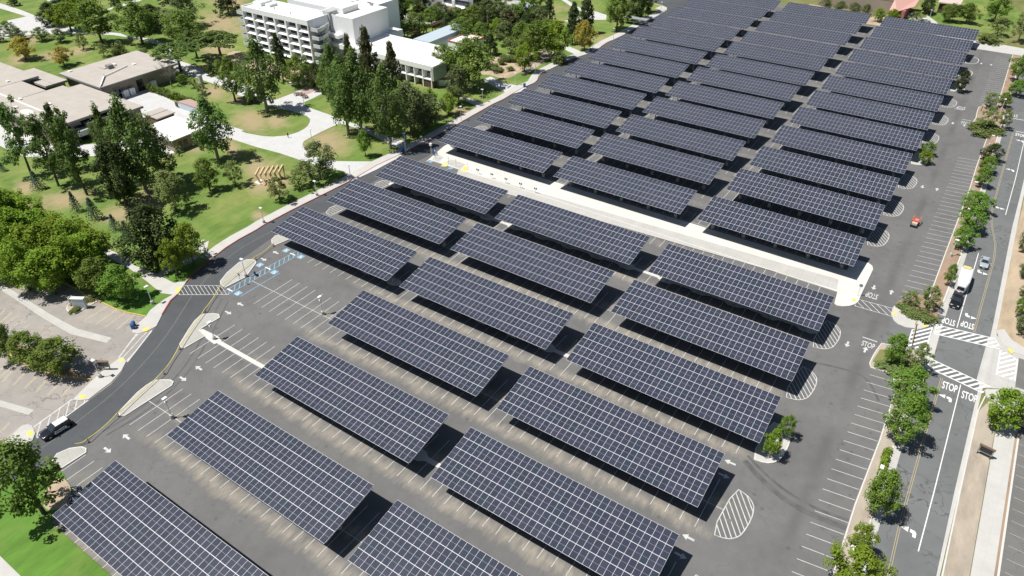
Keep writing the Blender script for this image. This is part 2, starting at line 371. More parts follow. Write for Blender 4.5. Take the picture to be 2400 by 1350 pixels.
# ================================================================== GROUND, ROADS, KERBS
w3 = lambda *a: (a[0], a[1], 'w')
KERB = [(-60, 1100), (0, 1085), (40.7, 1060), (77, 1032), (84, 1017), (208, 938.5), (236, 918), (261, 900), (285, 872), (296.7, 849), (358, 772), (367, 765), (383, 733), (400, 705), (417, 690), (437, 661), (453, 643), (493, 610),
        (527, 583), (560, 561.7), (600, 540), (620, 527), (680, 495), (740, 465), (820, 425), (883, 388), (940, 361.7), (988, 337), (1014, 324), (1042, 308), (1080, 287), (1156, 244), (1180, 233), (1223, 207), (1252, 195),
        (1260, 188), (1262, 180), (1270, 171), (1287, 163), (1333, 140), (1387, 123), (1423, 100), (1460, 82), (1523, 47), (1556, 28), (1562, 23), (1562, 18), (1552, 14), (1527, 7), (1490, -4)]
bm = bmesh.new(); poly(bm, [(-2600, -700), (1400, -700), (1400, 3200), (-2600, 3200)], 0); g0 = bm_obj('ground', bm, M['field']); g0['kind'] = 'structure'
INNER = [(100, 1100), (124, 1080), (200, 1040), (279, 965), (322, 918), (385, 870), (425, 800), (443, 770), (480, 735), (517, 660), (560, 612), (637, 558), (764, 495), (883, 422), (1000, 368), (1049, 336), (1115, 298), (1190, 254), (1262, 206),
         (1300, 188), (1340, 168), (1400, 138), (1440, 112), (1500, 78), (1560, 44), (1590, 22), w3(-131, 372)]
lot = [w3(-96, 15.6)]+INNER[:-1]+[w3(-131, 372), w3(-78, 372), w3(-42, 362), w3(-20, 356), (2395, 120), w3(9.6, 345), w3(9.2, 212), w3(8.3, 175), w3(7.5, 150), w3(7.5, 128), w3(6.9, 103), w3(6.5, 75), w3(6.2, 40), w3(6, -20), w3(-20, -20), w3(-20, 15.6)]
sheet('parking_lot', lot, .012, M['lot'])
east = [w3(10.2, -30), w3(9.6, 45), w3(9.5, 103), w3(9.9, 128), w3(10.2, 143), w3(11.3, 173), w3(11.8, 216), w3(12.6, 270), w3(13.2, 330), w3(14, 420), w3(16, 620), w3(40, 620), w3(26, 420), w3(22.4, 270), w3(21.3, 216), w3(20.6, 195), w3(20.3, 146), w3(19.9, 123), w3(19.4, 99), w3(19.0, 81), w3(18.3, 40), w3(18, -30)]
sheet('street', east, .018, M['street'])
sheet('driveway_mouth', [w3(2, 128), w3(9.9, 127.4), w3(10.3, 144), w3(6.5, 140), w3(2, 139)], .021, M['street'])
sheet('crossroad', [w3(19.6, 127), w3(24, 129.5), w3(29, 131), w3(60, 130), w3(60, 141), w3(28, 141.5), w3(23.5, 143), w3(20.2, 147)], .021, M['gutter'])
sheet('crossroad_lane', [w3(25.2, 131), w3(60, 130.2), w3(60, 140.6), w3(25.2, 140.6)], .026, M['eastlot'])
sheet('ring_road', KERB[:-2]+[(1600, -6), (1640, -40), (1700, -40), (1660, -10)]+INNER[:-1][::-1]+[(60, 1135), (-60, 1200)], .016, M['road'])
sheet('side_road', [(1500, -6), (1527, 4), (1556, 13), (1566, 22), (1600, 4), (1620, -4), (1500, -60), (1440, -40)], .030, M['road'])
sheet('gutter_west', [w3(9.5, -30), w3(9.1, 45), w3(9.1, 103), w3(9.4, 124), w3(10.9, 124), w3(10.4, 103), w3(10.3, 45), w3(10.7, -30)], .024, M['gutter'])
sheet('gutter_west_north', [w3(10.1, 147), w3(11.1, 173), w3(11.6, 216), w3(12.4, 270), w3(13.3, 270), w3(12.7, 216), w3(12.2, 173), w3(11.4, 147)], .024, M['gutter'])
sheet('gutter_mid', [w3(9.6, 127), w3(11.3, 127), w3(11.3, 144), w3(10.0, 143)], .0235, M['walk'])
sheet('gutter_east', [w3(18.6, -30), w3(18.4, 45), w3(19.0, 99), w3(19.5, 123), w3(20, 150), w3(20.2, 195), w3(20.7, 216), w3(21.8, 270), w3(22.4, 270), w3(21.5, 216), w3(21.2, 195), w3(20.9, 146), w3(20.1, 123), w3(19.6, 99), w3(19.2, 81), w3(18.9, 45), w3(19.1, -30)], .028, M['walk'])
sheet('crossing_slab', [w3(19.0, 128.8), w3(22, 128.8), w3(22, 142), w3(19.6, 144.4)], .024, M['gutter'])

# campus side: lawn sheet raised behind the kerb, pale lot cut out of it
LOTK = [(343, 742), (283, 730), (247, 713), (213, 697), (153, 663), (100, 636), (0, 585), (-120, 525)]
up = KERB[15:]
sheet('campus_lawn', LOTK+[w3(-330, 30), w3(-620, 120), w3(-760, 700), w3(-300, 900), w3(-160, 700), (1480, -30)]+up[::-1][1:], .10, M['grass'], .1)
sheet('west_lot', [(343, 742)]+LOTK[1:]+[w3(-260, 20), w3(-260, -60), w3(-150, -60), (-200, 1150), (0, 1092), (60, 1055), (110, 1012), (230, 945), (300, 880), (345, 800), (368, 766), (352, 760)], .014, M['oldlot'])
sheet('drain_strip_upper', [(-60, 625), (0, 662), (60, 700), (120, 738), (180, 770), (262, 792), (250, 804), (165, 783), (100, 745), (45, 708), (0, 678), (-60, 640)], .03, M['gutter'])
sheet('drain_strip_lower', [(-60, 905), (0, 938), (80, 961), (67, 973), (0, 953), (-60, 925)], .03, M['gutter'])
for n_, k in (('kerb_line', up[3:]),):
    kerb('red_kerb', [(380, 738), (400, 705), (417, 690)], M['redkerb'], .25, .16)
    kerb('red_kerb', [(436, 662)]+KERB[16:28], M['redkerb'], .25, .16)
    kerb('red_kerb', KERB[27:34]+[(1223, 207), (1252, 195), (1260, 188), (1262, 180), (1270, 171)], M['redkerb'], .22, .16)
    kerb('kerb', KERB[38:], M['kerb'], .3, .16)
kerb('red_kerb', [(1408, 110), (1423, 100), (1434, 95)], M['redkerb'], .3, .17)
# sidewalk band behind the red kerb
def offs(pts, d):
    p = WS(pts); out = []
    for i in range(len(p)):
        a = Vector(p[max(0, i-1)]); b = Vector(p[min(len(p)-1, i+1)]); n = Vector((-(b-a).y, (b-a).x)).normalized(); q = Vector(p[i])+n*d; out.append((q.x, q.y, 'w'))
    return out
sw = KERB[17:36]; sheet('sidewalk', offs(sw, .12)+offs(sw, 3.0)[::-1], .135, M['walk'], .04)
sw2 = KERB[37:44]; sheet('sidewalk', offs([(1256, 193)]+sw2+[(1552, 30)], .12)+offs([(1256, 193)]+sw2+[(1552, 30)], 3.2)[::-1], .137, M['walk'], .04)
sheet('sidewalk_corner', [(1530, 42), (1556, 28), (1562, 23), (1560, 17), (1552, 14), (1535, 20), (1548, 24), (1535, 30), (1515, 40), (1515, 48)], .14, M['walk'], .04)
sheet('far_concrete', [(1560, -3), (1604, -3), (1625, -20), (1560, -20)], .12, M['walk'])
sheet('sidewalk_corner_west', [(343, 742), (352, 728), (383, 704), (407, 690), (408, 683), (440, 655), (437, 661), (417, 691), (400, 705), (383, 733), (367, 765), (345, 777), (322, 783), (311, 780), (310, 772)], .139, M['walk'], .13)
# west lot walks
sheet('sidewalk', [(296, 848), (291, 840), (284, 838), (277, 842), (246, 866), (216, 893), (180, 928), (171, 938), (190, 939), (208, 937), (236, 915), (261, 897), (285, 870)], .14, M['walk'], .13)
sheet('sidewalk', [(-120, 1110), (0, 1047), (53, 998), (65, 995), (76, 999), (83, 1016), (77, 1032), (41, 1060), (0, 1083), (-60, 1100)], .14, M['walk'], .13)
sheet('campus_walk_slab', [(219, 570), (237, 578), (306, 607), (312, 622), (370, 643), (384, 628), (403, 618), (470, 575), (490, 565), (484, 592), (460, 610), (378, 648), (404, 662), (437, 661), (410, 692), (378, 688), (344, 660), (306, 632), (233, 592), (210, 575)], .128, M['walk'], .03)
sheet('verge_lawn', [(480, 590), (500, 598), (440, 658), (408, 664), (384, 650), (455, 612)], .133, M['lush'])
sheet('lot_corner_lawn', [(222, 695), (262, 668), (330, 668), (385, 690), (352, 730), (343, 741), (283, 729), (247, 712)], .112, M['lush'])
kerb('yellow_kerb', [(343, 742), (283, 730), (247, 713), (213, 697), (153, 663), (90, 630)], M['yelkerb'], .22, .17, sm=1)
# median with three trees
sheet('planter_bed', [(-60, 790), (0, 780), (60, 815), (130, 850), (212, 886), (212, 889), (138, 881), (81, 865), (20, 831), (0, 813), (-60, 790)], .12, M['mulch'], .1, sm=1)
kerb('yellow_kerb', [(-60, 785), (0, 813), (33, 840), (81, 865), (138, 881.5), (214, 890)], M['yelkerb'], .3, .17, sm=1)
sheet('sign_island', [(157, 726), (159, 714), (172, 705), (200, 690), (222, 694), (233, 704), (185, 732), (175, 737), (165, 734)], .14, M['soil'], .12)
kerb('kerb', [(157, 726), (159, 714), (172, 705), (200, 690), (222, 694), (233, 704), (185, 732), (175, 737), (165, 734)], M['kerb'], .22, .17, True)
# bottom lawn
sheet('south_lawn', [w3(-220, -60), w3(-150, -40), (-120, 1215), (0, 1140), (100, 1096), (128, 1088), (150, 1112), (160, 1135), (173, 1150), w3(-95, 15.5), w3(60, 15.5), w3(60, -60)], .10, M['lush'], .1)
sheet('tree_mulch', [(120, 1130), (150, 1118), (172, 1150), (150, 1190), (110, 1200), (95, 1170)], .106, M['soil'], sm=2)
sheet('corner_walk', [(-60, 1255), (0, 1303), (50, 1352), (90, 1420), (-60, 1500)], .115, M['walk'], sm=0)
# campus paths
sheet('path', [(410, 140), (449, 152), (496, 171), (540, 186), (575, 199), (608, 215), (645, 236), (693, 263), (640, 250), (600, 236), (560, 224), (520, 204), (484, 191), (440, 176), (395, 160)], .125, M['path'], .02)
sheet('path', [(640, 237), (687, 219), (720, 203), (745, 190), (762, 216), (736, 230), (713, 240), (716, 250), (693, 264)], .127, M['path'], .02)
sheet('brick_plaza', [(703, 214), (745, 184), (775, 178), (790, 196), (757, 205), (722, 222)], .131, M['brick'], .02)
sheet('path', [(693, 262), (716, 250), (745, 260), (773, 270), (806, 283), (860, 300), (893, 313), (955, 335), (945, 352), (890, 327), (833, 300), (797, 290), (773, 300), (750, 311), (727, 323), (712, 332), (709, 339), (714, 350), (727, 362), (745, 370), (787, 378.5), (887, 379.5), (932, 357), (942, 366), (883, 398), (823, 426), (806, 402), (760, 393), (707, 377), (657, 360), (600, 345), (557, 331), (530, 322), (470, 290), (400, 256), (300, 232), (330, 205), (375, 222), (440, 255), (500, 283), (548, 302), (578, 313), (618, 320), (640, 321), (667, 319), (685, 315), (700, 310), (713, 303), (722, 295), (726, 288), (727, 280), (720, 273), (707, 268)], .126, M['path'], .02)
sheet('path', [(-80, -20), (0, 8), (50, 24), (77, 35), (95, 41), (117, 52), (140, 57), (168, 64), (203, 73), (247, 75), (283, 79), (300, 86), (333, 88), (358, 93), (380, 100), (397, 107), (402, 118), (398, 133), (425, 140), (400, 160), (372, 133), (383, 120), (380, 110), (347, 97), (300, 88), (267, 83), (203, 79), (167, 79), (110, 80), (63, 83), (0, 92), (-80, 90), (-80, 45), (0, 60), (12, 50), (62, 39), (0, 20), (-80, -5)], .124, M['path'], .02)
sheet('path', [(225, 40), (247, 26), (275, 19), (300, 12), (330, 2), (345, -6), (335, -6), (300, 6), (268, 16), (240, 26)], .123, M['path'], .02)
sheet('path', [(100, -8), (112, 3), (140, 5), (180, -4), (180, -20)], .123, M['path'], .02)
sheet('path', [(1322, -4), (1347, 12), (1372, 26), (1398, 28), (1422, 36), (1420, 47), (1375, 47), (1330, 52), (1322, 49), (1374, 40), (1372, 30), (1345, 20), (1310, -4)], .123, M['path'], .02)
sheet('path', [(1318, 112), (1335, 110), (1362, 121), (1352, 130), (1330, 120)], .123, M['path'], .02)
sheet('path', [(1130, 188), (1150, 180), (1185, 196), (1236, 205), (1225, 214), (1196, 222), (1170, 210)], .123, M['path'], .02)
sheet('path', [(1068, 225), (1080, 224), (1120, 238), (1140, 250), (1128, 256), (1098, 240)], .123, M['path'], .02)
sheet('path', [(1270, 100), (1300, 118), (1290, 140), (1276, 146), (1230, 178), (1222, 170), (1262, 142), (1268, 128)], .122, M['dirt'], .02)
sheet('cactus_bed', [(1120, 175), (1150, 140), (1172, 128), (1222, 128), (1262, 122), (1262, 140), (1228, 165), (1192, 186), (1172, 184), (1150, 176)], .121, M['soil'], .02, sm=2)
sheet('path', [(935, 40), (965, 28), (1000, 40), (1020, 50), (1010, 62), (990, 52), (950, 60)], .123, M['path'], .02)
sheet('shade_bed', [(553, 118), (590, 130), (640, 150), (735, 170), (760, 180), (745, 190), (700, 200), (640, 175), (585, 162), (548, 150), (528, 128)], .121, M['soil'], .02, sm=1)
sheet('courtyard', [w3(-256, 127), w3(-205, 127), w3(-188, 128), w3(-188, 118.6), w3(-192, 118), w3(-192, 104), w3(-207, 103), w3(-215, 112), w3(-246, 112), w3(-256, 118)], .128, M['path'])
sheet('entry_court', [(-80, 270), (0, 275), (60, 300), (120, 330), (200, 340), (300, 330), (330, 345), (250, 365), (120, 372), (60, 368), (30, 358), (-80, 300)], .127, M['path'], .02)







# east planting strips, verge and walks
sheet('planter_strip', [w3(6.4, -20), w3(6.5, 75), w3(6.4, 87), w3(6.9, 103), w3(6.9, 117), (2093, 877), (2041, 862), (2038, 852), (2046, 835), (2054, 822), (2066, 806), w3(6.0, 131.5), w3(8.6, 131.5), w3(9.6, 128), w3(9.5, 124), w3(9.1, 103), w3(9.0, 75), w3(9.0, -20)], .13, M['dirt'], .12)
kerb('kerb', [w3(6.4, -20), w3(6.5, 75), w3(6.4, 87), w3(6.9, 103), w3(6.9, 117), (2093, 877), (2041, 862), (2038, 852), (2046, 835), (2054, 822), (2066, 806), w3(6.0, 131.5)], M['kerb'], .22, .17)
kerb('kerb', [w3(8.6, 131.5), w3(9.4, 128), w3(9.5, 124), w3(9.1, 103), w3(9.0, 75), w3(9.0, -20)], M['kerb'], .22, .17)
sheet('dry_grass_bed', [(2044, 848), (2062, 820), (2100, 820), (2165, 862), (2130, 880), (2095, 872)], .135, M['field'])
sheet('planter_strip', [(2103, 707), (2150, 690), w3(7.5, 152), w3(8.0, 175), w3(8.9, 212), w3(8.95, 229), (2317, 313), (2272, 302.6), (2279, 289), (2287, 277), (2290, 262), (2294, 252), (2305, 246), w3(9.4, 276), w3(9.7, 300), w3(9.8, 348), w3(12.9, 348), w3(12.3, 270), w3(11.6, 216), w3(11.1, 173), w3(10.1, 147), (2195, 752), (2160, 745), (2120, 722), (2100, 716)], .13, M['mulch'], .12)
kerb('kerb', [w3(7.5, 152), w3(8.0, 175), w3(8.9, 212), w3(8.95, 229), (2317, 313), (2272, 302.6), (2279, 289), (2287, 277), (2290, 262), (2294, 252), (2305, 246), w3(9.4, 276), w3(9.7, 300), w3(9.8, 348)], M['kerb'], .22, .17)
kerb('kerb', [w3(10.1, 147), w3(11.1, 173), w3(11.6, 216), w3(12.3, 270), w3(12.9, 348)], M['kerb'], .3, .17)
sheet('corner_walk_slab', [(2088, 737), (2092, 722), (2103, 709), (2110, 712), (2125, 726), (2160, 742), (2197, 752), (2194, 758), (2183, 764), (2157, 772), (2123, 768), (2104, 760), (2094, 751)], .139, M['walk'], .13)
sheet('verge', [w3(19.3, -30), w3(19.1, 45), w3(19.8, 99), w3(20.2, 120), w3(21.5, 124), w3(23.2, 124), w3(23.1, 118), w3(22.7, 83), w3(22.4, 45), w3(22.5, -30)], .115, M['dirt'], .11)
kerb('kerb', [w3(19.2, -30), w3(19.0, 45), w3(19.7, 99), w3(20.1, 120), w3(20.8, 125)], M['kerb'], .22, .16)
sheet('sidewalk', [w3(22.6, -30), w3(22.5, 45), w3(22.8, 83), w3(23.2, 118), w3(23.3, 124), w3(20.9, 125), w3(20.6, 127), w3(23.5, 129), w3(26.6, 130), w3(26.4, 118), w3(25.9, 85), w3(25.6, 45), w3(25.8, -30)], .13, M['walk'], .12)
sheet('east_lot', [w3(25.4, -30), w3(25.3, 45), w3(25.6, 85), w3(26.2, 126), w3(90, 126), w3(90, -30)], .02, M['eastlot'])
sheet('orchard_soil', [w3(20.8, 147), w3(21.2, 195), w3(21.6, 209), w3(22.4, 270), w3(26, 420), w3(120, 420), w3(120, 142), w3(27, 142.5), w3(24.6, 143)], .11, M['soil'], .1)
sheet('sidewalk', [w3(20.7, 147.5), w3(22, 143.5), w3(24, 141.8), w3(60, 141.2), w3(60, 144), w3(26, 144.5), w3(23.5, 146), w3(22, 149)], .125, M['walk'], .11)
sheet('far_verge', [w3(9, 349), w3(-3, 349), w3(-20, 356), w3(-20, 364), w3(14, 360), w3(14, 349)], .13, M['walk'], .1)
sheet('north_bed', [w3(-79, 362), w3(-40, 361), w3(-38, 376), w3(-79, 381)], .12, M['soil'], .1)
sheet('north_lawn', [w3(-34, 366), w3(-20, 366), w3(6, 372), w3(10, 420), w3(-20, 470), w3(-34, 420)], .12, M['grass'], .1)
sheet('north_path', [(2120, 40), (2150, 50), (2200, 60), (2195, 52), (2175, 38), (2182, 28), (2188, 18), (2182, 16), (2170, 32), (2172, 42), (2150, 40), (2130, 30)], .126, M['walk'])

# west islands of the lot
ISL = [[(518, 667), (527, 675), (576, 650), (600, 617), (599, 612), (590, 609), (578, 610), (560, 617), (533, 640), (517, 660)],
       [(421.7, 808), (425, 815), (433, 816), (483, 787), (467, 775), (473, 770), (515, 745), (513, 738), (500, 736), (473, 738), (457, 753), (443, 773)],
       [(279, 967), (281, 975), (293, 975), (403, 904), (406.5, 896), (399, 891.6), (380, 891.5), (362.5, 893), (343, 905), (322, 922)],
       [(124, 1081), (134, 1065), (163, 1052.5), (191, 1048.5), (202, 1052.5), (202, 1061), (143, 1099), (130, 1110)],
       [(637, 563), (638, 571), (646, 575), (690, 556), (700, 548), (688, 545), (665, 548), (645, 554)]]
for I in ISL:
    sheet('traffic_island', I, .155, M['island'], .14)
    kerb('kerb', I, M['kerb'], .22, .175, True)
# plaza walk
PL = [(996, 382), (1008, 375.5), w3(-9.6, 143.4), (1955, 712), (1962, 717), (1975, 719), (1990, 718), (2003, 714), (2011, 708), (2020, 687), (2046, 632), (2044, 624), (2035, 617), w3(-6.8, 158.8), w3(-9.8, 158.8), w3(-9.8, 152.9), w3(-122, 152.9), w3(-127.6, 156), (1040, 344)]
sheet('plaza_walk', PL, .15, M['plaza'], .14)
kerb('kerb', [(1008, 375.5), w3(-9.6, 143.4)], M['kerb'], .3, .17)
sheet('plaza_band', [(1066, 420), (1075, 398), w3(-10.5, 148.2), w3(-9.9, 144)], .154, M['gutter'])
sheet('plaza_pad', [(1013, 375), (1022, 360), (1040, 370), (1028, 382)], .154, M['gutter'])
sheet('plaza_pad', [(1042, 384), (1056, 374), (1091, 386), (1080, 398)], .154, M['gutter'])

# ================================================================== CANOPY LAYOUT (surveyed)
CAN = {(0,'L'):(-127.10,87.3),(0,'M'):(-87.05,87.3),(0,'R'):(-45.96,87.0),(1,'L'):(-126.74,105.1),(1,'M'):(-86.88,104.8),(1,'R'):(-45.73,104.5),
 (2,'L'):(-126.01,122.1),(2,'M'):(-86.42,121.85),(2,'R'):(-45.44,121.6),(3,'L'):(-125.69,148.9),(3,'M'):(-85.86,148.7),(3,'R'):(-44.92,148.7),
 (-1,'M'):(-90.67,69.98),(-1,'R'):(-49.65,69.6),(-2,'M'):(-90.82,52.1),(-2,'R'):(-49.79,51.9),(-3,'M'):(-91.36,34.4),(-3,'R'):(-50.34,34.4),(-4,'M'):(-91.75,15.6)}
YR = {4:167.4,5:184.7,6:202.7,7:220.3,8:237.9,9:255.3,10:273.2,11:290.9,12:309.0,13:326.9,14:344.9}
for r, y in YR.items():
    CAN[(r, 'L')] = (-125.47+(r-4)*.265, y); CAN[(r, 'M')] = (-85.55+(r-4)*.25, y); CAN[(r, 'R')] = (-44.37+(r-4)*.33, y)
TL = .16; DP = 10.6; LN = 36.4; H0 = 4.2; PW = LN/34; PS = DP*math.sqrt(1+TL*TL)/5
rows = sorted({k[0] for k in CAN})
def rowc(r): return sum(CAN[k][1] for k in CAN if k[0] == r)/sum(1 for k in CAN if k[0] == r)+4.9
def rowx1(r): return -10.5 if r < 0 else (-10.2, -10.0, -9.7, -9.4)[r] if r < 4 else -8.8+(r-4)*.4
# stall lines
bm = bmesh.new()
XL = {-4: -103.5, -3: -103.4, -2: -112.6, -1: -114.8, 0: -114.9, 1: -120, 2: -119, 3: -118}
for r in rows:
    c = rowc(r); x1 = rowx1(r) if r > -4 else -30; x0 = XL.get(r, -117.5+(r-4)*.27)
    x = x1-2.44
    while x > x0-.3:
        lo, hi = c-5.4, c+5.4
        if r == 3: lo = c
        line_quad(bm, (x, lo), (x, hi), .11, .024); x -= 2.44
    if r in (-4, -3, -1, 1, 3): line_quad(bm, (x0-2.2 if r != -1 else -120, c), (x1, c), .11, .0245)
c = 138.4; x = -13.2
while x > -108: line_quad(bm, (x, 138.4), (x, 143.3), .11, .024); x -= 2.44
k = 52.0
def lx(y):  # lot side kerb of the east stalls
    pts = ((-30, 6.2), (75, 6.5), (87, 6.4), (103, 6.9), (130, 7.0), (150, 7.5), (175, 8.1), (212, 8.9), (276, 9.4), (350, 9.8))
    for (y0, a), (y1, b) in zip(pts, pts[1:]):
        if y0 <= y <= y1: return a+(b-a)*(y-y0)/(y1-y0)
    return 9
y = 60.0
while y < 119.5: line_quad(bm, (lx(y)-5.0, y+.15), (lx(y)-.2, y+.75), .11, .024); y += 2.47
y = 149.6
while y < 233: line_quad(bm, (lx(y)-5.3, y-.3), (lx(y)-.2, y+.3), .11, .024); y += 2.45
y = 284
while y < 345: line_quad(bm, (lx(y)-5.3, y-.3), (lx(y)-.2, y+.3), .11, .024); y += 2.45
bm2 = bm; o = bm_obj('stall_lines', bm2, M['wornwhite']); o['kind'] = 'structure'
bm = bmesh.new()
for a, b in (((251, 699), (199, 750)), ((271, 706), (223, 760)), ((292, 714), (246, 766)), ((313, 720), (273, 778))): pass
for a, b in ((( 252, 718), (199, 751)), ((274, 726), (224, 760)), ((294, 733), (245, 767)), ((315, 738), (273, 773)), ((0, 740), (13, 723)), ((0, 757), (28, 732)), ((0, 765), (43, 741)), ((33, 763), (57, 751)), ((55, 770), (72, 760)),
             ((3, 880), (20, 868)), ((5, 896), (48, 847)), ((31, 903), (70, 862)), ((57, 911), (100, 869)), ((84, 919), (124, 875)), ((112, 926), (153, 885)), ((142, 931), (183, 889)), ((0, 868), (36, 838)), ((0, 1015), (22, 991)), ((0, 1042), (50, 1000))):
    A, B = Vector(G(*a)), Vector(G(*b)); n = (B-A).normalized(); n = Vector((-n.y, n.x))*.14
    line_quad(bm, A+n, B+n, .1, .024); line_quad(bm, A-n, B-n, .1, .024)
o = bm_obj('stall_lines_worn_yellow', bm, simple('worn_yellow_paint', (.62, .54, .36), .8, var=.25)); o['kind'] = 'structure'
bm = bmesh.new(); y = 40.0
while y < 124: line_quad(bm, (26.9, y), (31.5, y-.2), .12, .03); y += 2.6
o = bm_obj('stall_lines_east', bm, M['faint']); o['kind'] = 'structure'

# hatched row ends, kerbed row ends
HR = [(0.0, -5.2), (2.4, -4.7), (3.4, -3.8), (4.0, -2.6), (4.3, 0.6), (4.0, 3.0), (3.2, 4.1), (2.3, 4.7), (.3, 5.2)]
hd = Vector(G(1901, 924))-Vector(G(1882, 889))
for r in (-3, -2, -1, 1, 2, 4, 5, 6, 8, 9, 10):
    c = rowc(r); x1 = rowx1(r)
    p = smooth([(x1+a, c+b) for a, b in HR], 1); bm = bmesh.new(); hatch(bm, p, hd, .78, .16, .026, .16)
    o = bm_obj('hatched_island', bm, M['wornwhite']); o['kind'] = 'structure'
for r in (0, 7, 11, 12, 13):
    c = rowc(r); x1 = rowx1(r); p = smooth([(x1+a*1.04, c+b) for a, b in HR], 1)
    nm = 'traffic_island'; bm = bmesh.new(); poly(bm, p, .155, .14); o = bm_obj(nm, bm, M['walk'] if r in (0, 7, 11) else M['lot']); o['kind'] = 'structure'
    bm = bmesh.new(); ribbon(bm, p, .24, 0, .175, True); o = bm_obj('kerb', bm, M['kerb']); o['kind'] = 'structure'
HL = [(0, 0), (-.2, 3.6), (-1.4, 6.2), (-3.6, 4.4), (-4.2, 2.4), (-2.8, .3)]
base1 = [(764, 499), (773, 507), (812, 487), (806, 481), (790, 480), (773, 487)]
b1 = WS(base1); ref = CAN[(1, 'L')]
for r in (1, 2, 4, 5, 6, 7, 8):
    dx = CAN[(r, 'L')][0]-ref[0]; dy = CAN[(r, 'L')][1]-ref[1]
    bm = bmesh.new(); hatch(bm, [(x+dx, y+dy) for x, y in b1], (.25, 1), .75, .16, .026, .16)
    o = bm_obj('hatched_island', bm, M['wornwhite']); o['kind'] = 'structure'
# walks down the middle of rows -2, 0 and 2, swelling round each footing
FX = [2.78, 10.55, 18.35, 26.1, 33.7]
for r, xa in ((-2, -109.0), (0, -118.0), (2, -116.0)):
    c = rowc(r); x1 = rowx1(r); bm = bmesh.new()
    poly(bm, [(xa, c-.45), (x1, c-.45), (x1, c+.45), (xa, c+.45)], .15, .13)
    for cc in 'LMR':
        if (r, cc) not in CAN: continue
        for fx in FX:
            x = CAN[(r, cc)][0]+fx; poly(bm, [(x-2.2, c-.4), (x-1, c-1.2), (x+1, c-1.2), (x+2.2, c-.4), (x+2.2, c+.4), (x+1, c+1.2), (x-1, c+1.2), (x-2.2, c+.4)], .153, .14)
    if r == -2: poly(bm, [G(*q) for q in ((485, 795), (503, 808), (520, 800), (512, 790), (475, 772), (467, 775))], .156, .14)
    o = bm_obj('median_walk', bm, M['kerb']); o['kind'] = 'structure'

# painted arrows, words, crossings
def arrow(px, py, d, s=1.0, wide=1.0):
    x, y = G(px, py); v = Vector(d).normalized(); n = Vector((-v.y, v.x)); P_ = []
    for a, b in ((-.95, .2), (.1, .2), (.1, .58), (.95, 0), (.1, -.58), (.1, -.2), (-.95, -.2)):
        q = Vector((x, y))+v*a*s+n*b*s*wide; P_.append((q.x, q.y))
    bm = bmesh.new(); poly(bm, P_, .03); o = bm_obj('lane_arrow', bm, M['wornwhite'] if px < 2100 and py > 300 else M['wornwhite']); o['kind'] = 'structure'
for px, py, d in ((563, 713, (-1, 0)), (535, 733, (1, 0)), (466, 863, (-1, 0)), (429, 888, (1, 0)), (296, 1024, (-1, 0)), (252, 1055, (1, 0)), (646, 592, (-1, 0)), (618, 608, (1, 0)),
                  (1711, 1084, (-1, 0)), (1697, 1115, (1, 0)), (1613, 1260, (-1, 0)), (1595, 1302, (1, 0)), (2048, 674, (0, -1)), (2089, 685, (0, 1)), (1986, 807, (0, -1)), (2028, 820, (0, 1)),
                  (2162, 438, (0, -1)), (2196, 444, (0, 1)), (2300, 149, (0, -1)), (2323, 152, (0, 1)), (2233, 289, (0, -1)), (2260, 294, (0, 1))): arrow(px, py, d)
def turn_arrow(px, py, s=1.0):
    x, y = G(px, py); a = 1 if s > 0 else -1; bm = bmesh.new()
    poly(bm, [(x-1.25*a, y), (x-.15*a, y+.62*a), (x-.15*a, y-.42*a)], .03)
    poly(bm, [(x+.1*a, y+.35*a), (x+.75*a, y+.3*a), (x+1.0*a, y-.1*a), (x+1.0*a, y-1.0*a), (x+.55*a, y-1.0*a), (x+.5*a, y-.35*a), (x+.1*a, y-.25*a)], .03)
    o = bm_obj('turn_arrow', bm, M['white']); o['kind'] = 'structure'
for px, py, s in ((2131, 1243, 1), (2217, 931, 1), (2302, 640, -1), (2274, 743, -1), (2343, 488, -1), (2391, 330, 1), (2368, 398, 1)): turn_arrow(px, py, s)
def word(txt, px, py, rz, w, h):
    cu = bpy.data.curves.new('word', 'FONT'); cu.body = txt; cu.align_x = 'CENTER'; cu.align_y = 'CENTER'; cu.size = 1; cu.offset = .018
    to = bpy.data.objects.new('t', cu); C.objects.link(to); bpy.context.view_layer.update()
    me = bpy.data.meshes.new_from_object(to.evaluated_get(bpy.context.evaluated_depsgraph_get())); bpy.data.objects.remove(to)
    xs = [v.co.x for v in me.vertices]; ys = [v.co.y for v in me.vertices]; sx = w/(max(xs)-min(xs)); sy = h/(max(ys)-min(ys)); cx = (max(xs)+min(xs))/2; cy = (max(ys)+min(ys))/2
    for v in me.vertices: v.co = ((v.co.x-cx)*sx, (v.co.y-cy)*sy, 0)
    me.materials.append(M['white'] if px > 2200 and py > 300 else M['wornwhite']); o = bpy.data.objects.new('stop_lettering', me); C.objects.link(o); x, y = G(px, py); o.location = (x, y, .032); o.rotation_euler = (0, 0, rz); o['kind'] = 'structure'
for px, py, rz, w_, h_ in ((2226, 907, 0, 2.5, 2.3), (2272, 930, 0, 2.5, 2.3), (2223, 754, math.pi, 2.4, 2.3), (2267, 762, math.pi, 2.4, 2.3), (2043, 693, math.pi, 2.4, 2.2), (2035, 808.5, 0, 2.4, 1.8),
                         (2252, 253, math.pi, 2.6, 3.0), (2263, 288.5, 0, 2.6, 2.2), (2373, 270, math.pi, 3.0, 2.8), (2391, 317, 0, 2.6, 2.4)): word('STOP', px, py, rz, w_, h_)
bm = bmesh.new()
